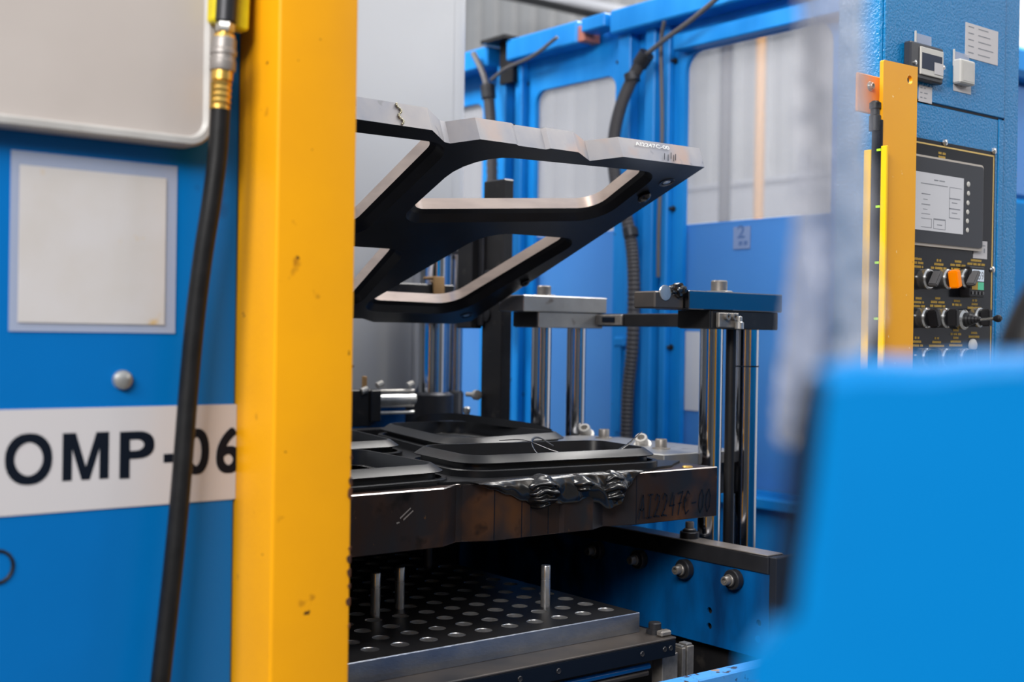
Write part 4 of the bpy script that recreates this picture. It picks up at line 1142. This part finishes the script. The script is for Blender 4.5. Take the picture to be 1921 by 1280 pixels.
# legends
for (px, pz, rows) in ((2.3358, 1.7442, [[.012, .012], [.026]]), (2.2555, 1.5183, [[.026], [.016, .02], [.03, .005]]), (2.3308, 1.5187, [[.007, .007], [.034], [.012, .028, .012]]),
                       (2.4028, 1.5199, [[.026], [.018, .018, .016], [.008, .03, .008]]), (2.4730, 1.5256, [[.042], [.02, .014, .012, .014]]),
                       (2.2597, 1.4370, [[.022], [.03, .006], [.03, .014]]), (2.3293, 1.4391, [[.020], [.024, .024], [.012, .028, .010]]), (2.4014, 1.4356, [[.024], [.008, .014, .008]]), (2.4694, 1.4387, [[.008, .008], [.024], [.054]]),
                       (2.2565, 1.3554, [[.007, .007], [.03], [.03, .010]]), (2.3279, 1.3551, [[.007, .007], [.032], [.056]]), (2.3993, 1.3729, [[.022], [.008, .014, .012], [.020], [.040], [.05]]), (2.4696, 1.3681, [[.024], [.042]])):
    legend(px, pz, rows)


def selector(q, rot, face, lbl=None, wide=1.0):
    q = V(q); mb = MB()
    mb.lathe((q.x, CY - .006, q.z), (0, -1, 0), [(.0205, 0), (.0205, .010), (.0215, .012), (.0215, .017), (.019, .020), (.0165, .020)], 28)
    b_ = mb.build('switch_bezel', m_chip, cc, label=lbl)
    mb = MB(); mb.lathe((q.x, CY - .024, q.z), (0, -1, 0), [(.0165, 0), (.0165, .004)], 24); mb.build('switch_core', m_knob, cc, parent=b_)
    R = Matrix.Translation((q.x, CY - .028, q.z)) @ Matrix.Rotation(rot, 4, 'Y')
    mb = MB()
    t = bmesh.new()
    pr = [(-.0065, 0), (.0065, 0), (.0045, -.020), (-.0045, -.020)]
    lo = [t.verts.new(V((x * wide, y, -.0185))) for x, y in pr]; hi = [t.verts.new(V((x * wide, y, .0185))) for x, y in pr]
    t.faces.new(lo); t.faces.new(list(reversed(hi)))
    for i in range(4): t.faces.new((lo[i], lo[(i + 1) % 4], hi[(i + 1) % 4], hi[i]))
    bmesh.ops.bevel(t, geom=list(t.edges), offset=.0025, segments=2, affect='EDGES')
    bmesh.ops.transform(t, matrix=R, verts=t.verts); mb.merge(t); mb.build('switch_handle', face, cc, parent=b_)


selector((2.2715, 1.4900, 1.4792), .6, m_knob_top); selector((2.3434, 1.4900, 1.4821), -.25, m_orange_lit, 'orange illuminated selector switch', 1.8); selector((2.4117, 1.4900, 1.4860), .6, m_knob_top)
selector((2.2682, 1.4900, 1.3986), -.35, m_knob, None, 1.5); selector((2.3400, 1.4900, 1.4001), -.05, m_knob, None, 1.5); selector((2.4660, 1.4900, 1.4039), -.1, m_knob, None, 1.5)
selector((2.2726, 1.4900, 1.3159), -.1, m_knob, None, 1.5); selector((2.3445, 1.4900, 1.3160), -.1, m_knob, None, 1.5); selector((2.4129, 1.4900, 1.3160), -.1, m_knob, None, 1.5)
q = V((2.4103, 1.4900, 1.3981))
mb = MB(); mb.lathe((q.x, CY - .006, q.z), (0, -1, 0), [(.0205, 0), (.0205, .010), (.0215, .014), (.017, .018)], 28); js = mb.build('joystick_ring', m_chip, cc)
mb = MB(); pr = []
for k in range(6):
    r_ = .0175 - .0024 * k; pr += [(r_, k * .0065), (r_ - .0032, k * .0065 + .004)]
mb.lathe((q.x, CY - .022, q.z), (0, -1, .03), pr, 24); mb.build('joystick_boot', m_knob, cc, parent=js)
mb = MB(); e0 = V((q.x, CY - .058, q.z)); mb.cyl(e0, e0 + V((0, -.030, .002)), .0032, n=12); mb.build('joystick_rod', m_chip, cc, parent=js)
mb = MB(); mb.lathe(e0 + V((0, -.030, .002)), (0, -1, .05), [(.005, 0), (.0075, .006), (.0075, .012), (.004, .016)], 16); mb.build('joystick_knob', m_knob, cc, parent=js)
mb = MB(); q = V((2.4629, 1.4920, 1.3437)); mb.lathe((q.x, CY - .006, q.z), (0, -1, 0), [(.014, 0), (.014, .004), (.010, .007), (.004, .008)], 20); mb.build('push_button', m_key, cc)
# digital meter
a = V((2.4089, 1.4700, 1.4468)); b = V((2.4649, 1.4700, 1.5117))
mt_ = MB().box(a.x, b.x, CY - .032, CY - .006, a.z, b.z, .002).build('meter_case', m_knob, cc)
yy = CY - .0325
x0, x1 = a.x + .006, b.x - .004; zz0, zz1 = a.z + .016, b.z - .006
MB().box(x0, x1, yy - .0003, yy, zz0 + .42 * (zz1 - zz0), zz1).build('meter_display', m_lcd, cc, parent=mt_)
MB().box((x0 + x1) / 2, x1, yy - .0003, yy, zz0, zz0 + .38 * (zz1 - zz0)).build('meter_display', m_green, cc, parent=mt_)
MB().box(x0, (x0 + x1) / 2 - .001, yy - .0003, yy, zz0, zz0 + .38 * (zz1 - zz0)).build('meter_display', m_amber, cc, parent=mt_)
mb = MB(); put_text(mb, '0159', (x0 + .002, yy - .0006, zz0 + .5 * (zz1 - zz0)), (x1 - x0 - .004, 0, 0), (0, 0, .40 * (zz1 - zz0)), .01); mb.build('meter_digits', m_grey_ink, cc, parent=mt_)
for k in range(4):
    xk = a.x + .006 + k * (b.x - a.x - .010) / 3.4
    MB().box(xk, xk + .005, yy - .002, yy, a.z + .005, a.z + .012, .0006).build('meter_key', m_knob_top, cc, parent=mt_)
# upper instruments
a = V((2.1865, 1.4800, 1.8781)); b = V((2.2975, 1.4800, 1.9577))
xa, xb, zlo, zhi = 2.1969, 2.3143, 1.8859, 1.9603
rc_ = MB().box(xa, xb, CY - .020, CY - .002, zlo, zhi, .003).build('recorder_case', m_bezel, cc)
MB().box(xa + .030, xb - .006, CY - .024, CY - .0201, zlo + .010, zhi - .008, .001).build('recorder_face', m_key, cc, parent=rc_)
MB().box(xa + .034, xb - .012, CY - .0246, CY - .0241, zlo + .022, zhi - .020).build('recorder_screen', m_screen_dark, cc, parent=rc_)
MB().box(xb - .040, xb - .008, CY - .0252, CY - .0247, zlo + .016, zlo + .040).build('recorder_tag', m_white, cc, parent=rc_)
mb = MB(); mb.lathe((xa + .014, CY - .020, (zlo + zhi) / 2 - .006), (0, -1, 0), [(.005, 0), (.005, .003), (.002, .004)], 12); mb.build('recorder_screw', m_chip, cc, parent=rc_)
mb = MB(); mb.lathe((xb - .003, CY - .020, (zlo + zhi) / 2 - .002), (0, -1, 0), [(.005, 0), (.005, .003), (.002, .004)], 12); mb.build('recorder_screw', m_chip, cc, parent=rc_)
for (q0, q1, nm) in (((2.2380, 1.4960, 1.9534), (2.2924, 1.4960, 1.9885), 'clear_flap'), ((2.3789, 1.4960, 1.9368), (2.4350, 1.4960, 1.9726), 'clear_flap')):
    q0, q1 = V(q0), V(q1); MB().box(q0.x, q1.x, CY - .005, CY - .0025, q0.z + .008, q1.z - .004, .0005).build(nm, m_sleeve, cc)
    MB().box(q0.x - .004, q0.x, CY - .006, CY - .0025, q0.z, q1.z, .0005).build('flap_edge', m_key, cc)
q0, q1 = V((2.3745, 1.4900, 1.8991)), V((2.4321, 1.4900, 1.9505))
tm = MB().box(q0.x, q1.x, CY - .022, CY - .002, q0.z, q1.z, .003).build('timer_case', m_key, cc)
MB().box(q0.x + .010, q1.x - .006, CY - .0226, CY - .0221, q0.z + .006, q1.z - .006).build('timer_window', m_alu, cc, parent=tm)
for (c0, c1, n_) in (((2.3793, 1.4990, 1.8852), (2.4462, 1.4990, 1.9057), 1), ((2.2533, 1.4990, 1.8463), (2.3003, 1.4990, 1.8802), 3), ((2.4217, 1.4990, 1.9630), (2.5507, 1.4990, 2.0379), 5)):
    c0, c1 = V(c0), V(c1)
    lb = MB().box(c0.x, c1.x, CY - .0032, CY - .0021, c0.z, c1.z).build('paper_label', m_white, cc)
    mb = MB(); rn = random.Random(n_)
    for k in range(n_):
        z = c1.z - (c1.z - c0.z) * (k + .6) / (n_ + .4)
        for (f0, f1) in ((.08, .25), (.38, .38 + .5 * rn.random())):
            mb.poly([(c0.x + (c1.x - c0.x) * f0, CY - .0035, z), (c0.x + (c1.x - c0.x) * f1, CY - .0035, z), (c0.x + (c1.x - c0.x) * f1, CY - .0035, z + .002), (c0.x + (c1.x - c0.x) * f0, CY - .0035, z + .002)])
    mb.build('label_print', m_grey_ink, cc, parent=lb)

# ================================================================== FOREGROUND, far out of focus
fg = thing('blue_bin', 'big blurred blue plastic bin with dark rim in the right foreground', 'bin', (0.3318, 0.2209, 1.2266))
F3 = [(0.3110, 0.2382, 1.3416), (0.3205, 0.2306, 1.3440), (0.3383, 0.2164, 1.3438), (0.3510, 0.2063, 1.3460), (0.3879, 0.1770, 1.3480), (0.3890, 0.1754, 1.2245), (0.2930, 0.2517, 1.2226), (0.2940, 0.2511, 1.2518), (0.2984, 0.2477, 1.2592), (0.3047, 0.2426, 1.2618), (0.3076, 0.2406, 1.2976), (0.3102, 0.2387, 1.3302)]
mb = MB()
back = [V(p) + fwd * .10 + rightv * .03 for p in F3]
mid0 = [V(p) + fwd * .006 for p in F3]
cen = sum((V(p) for p in F3), V((0, 0, 0))) / len(F3)
front = [V(p) + (cen - V(p)).normalized() * .006 for p in F3]
mb.loft([front, mid0, back], True, True, True); mb.build('bin_body', m_plastic_blue, fg)
mb = MB(); mb.tube(smooth_path([(0.3161, 0.2430, 1.3389), (0.3131, 0.2453, 1.3231), (0.3109, 0.2469, 1.2966), (0.3084, 0.2487, 1.2701), (0.3075, 0.2494, 1.2626)], 5), .0046, 10); mb.build('dark_rim', m_ink, fg)
fm = thing('plastic_film', 'crumpled clear plastic film hanging in the foreground', 'plastic film', (0.4331, 0.3324, 1.3065))
mb = MB(); rings = []
Lp = [(0.4224, 0.3422, 1.5081), (0.4226, 0.3417, 1.4491), (0.4234, 0.3407, 1.3993), (0.4220, 0.3416, 1.3584), (0.4192, 0.3436, 1.3176), (0.4193, 0.3434, 1.3051)]
Rp = [(0.4490, 0.3210, 1.5086), (0.4481, 0.3214, 1.4496), (0.4479, 0.3213, 1.3997), (0.4504, 0.3190, 1.3590), (0.4408, 0.3265, 1.3384), (0.4261, 0.3381, 1.3045)]
Lp, Rp = smooth_path(Lp, 14), smooth_path(Rp, 14)
for a, b in zip(Lp, Rp):
    row = []
    for k in range(25):
        s = k / 24; p = V(a).lerp(V(b), s)
        p += fwd * (.010 * math.sin(s * 9 + p.z * 20) + .006 * noise.noise(p * 160))
        row.append(p)
    rings.append(row)
mb.loft(rings, closed=False); mb.build('film', m_film, fm, angle=180)
hs_ = MB(); hs_.tube(smooth_path([(0.8759, 0.4536, 1.4060), (0.8635, 0.4633, 1.3788), (0.8538, 0.4709, 1.3517), (0.8481, 0.4752, 1.3207)], 6), [.021] * 19, 14)
tag(hs_.build('black_cable_bundle', m_black_hose), 'black cable bundle rising behind the blue bin at the right edge', 'cable')

for o in ROOTS:
    del o['_b']
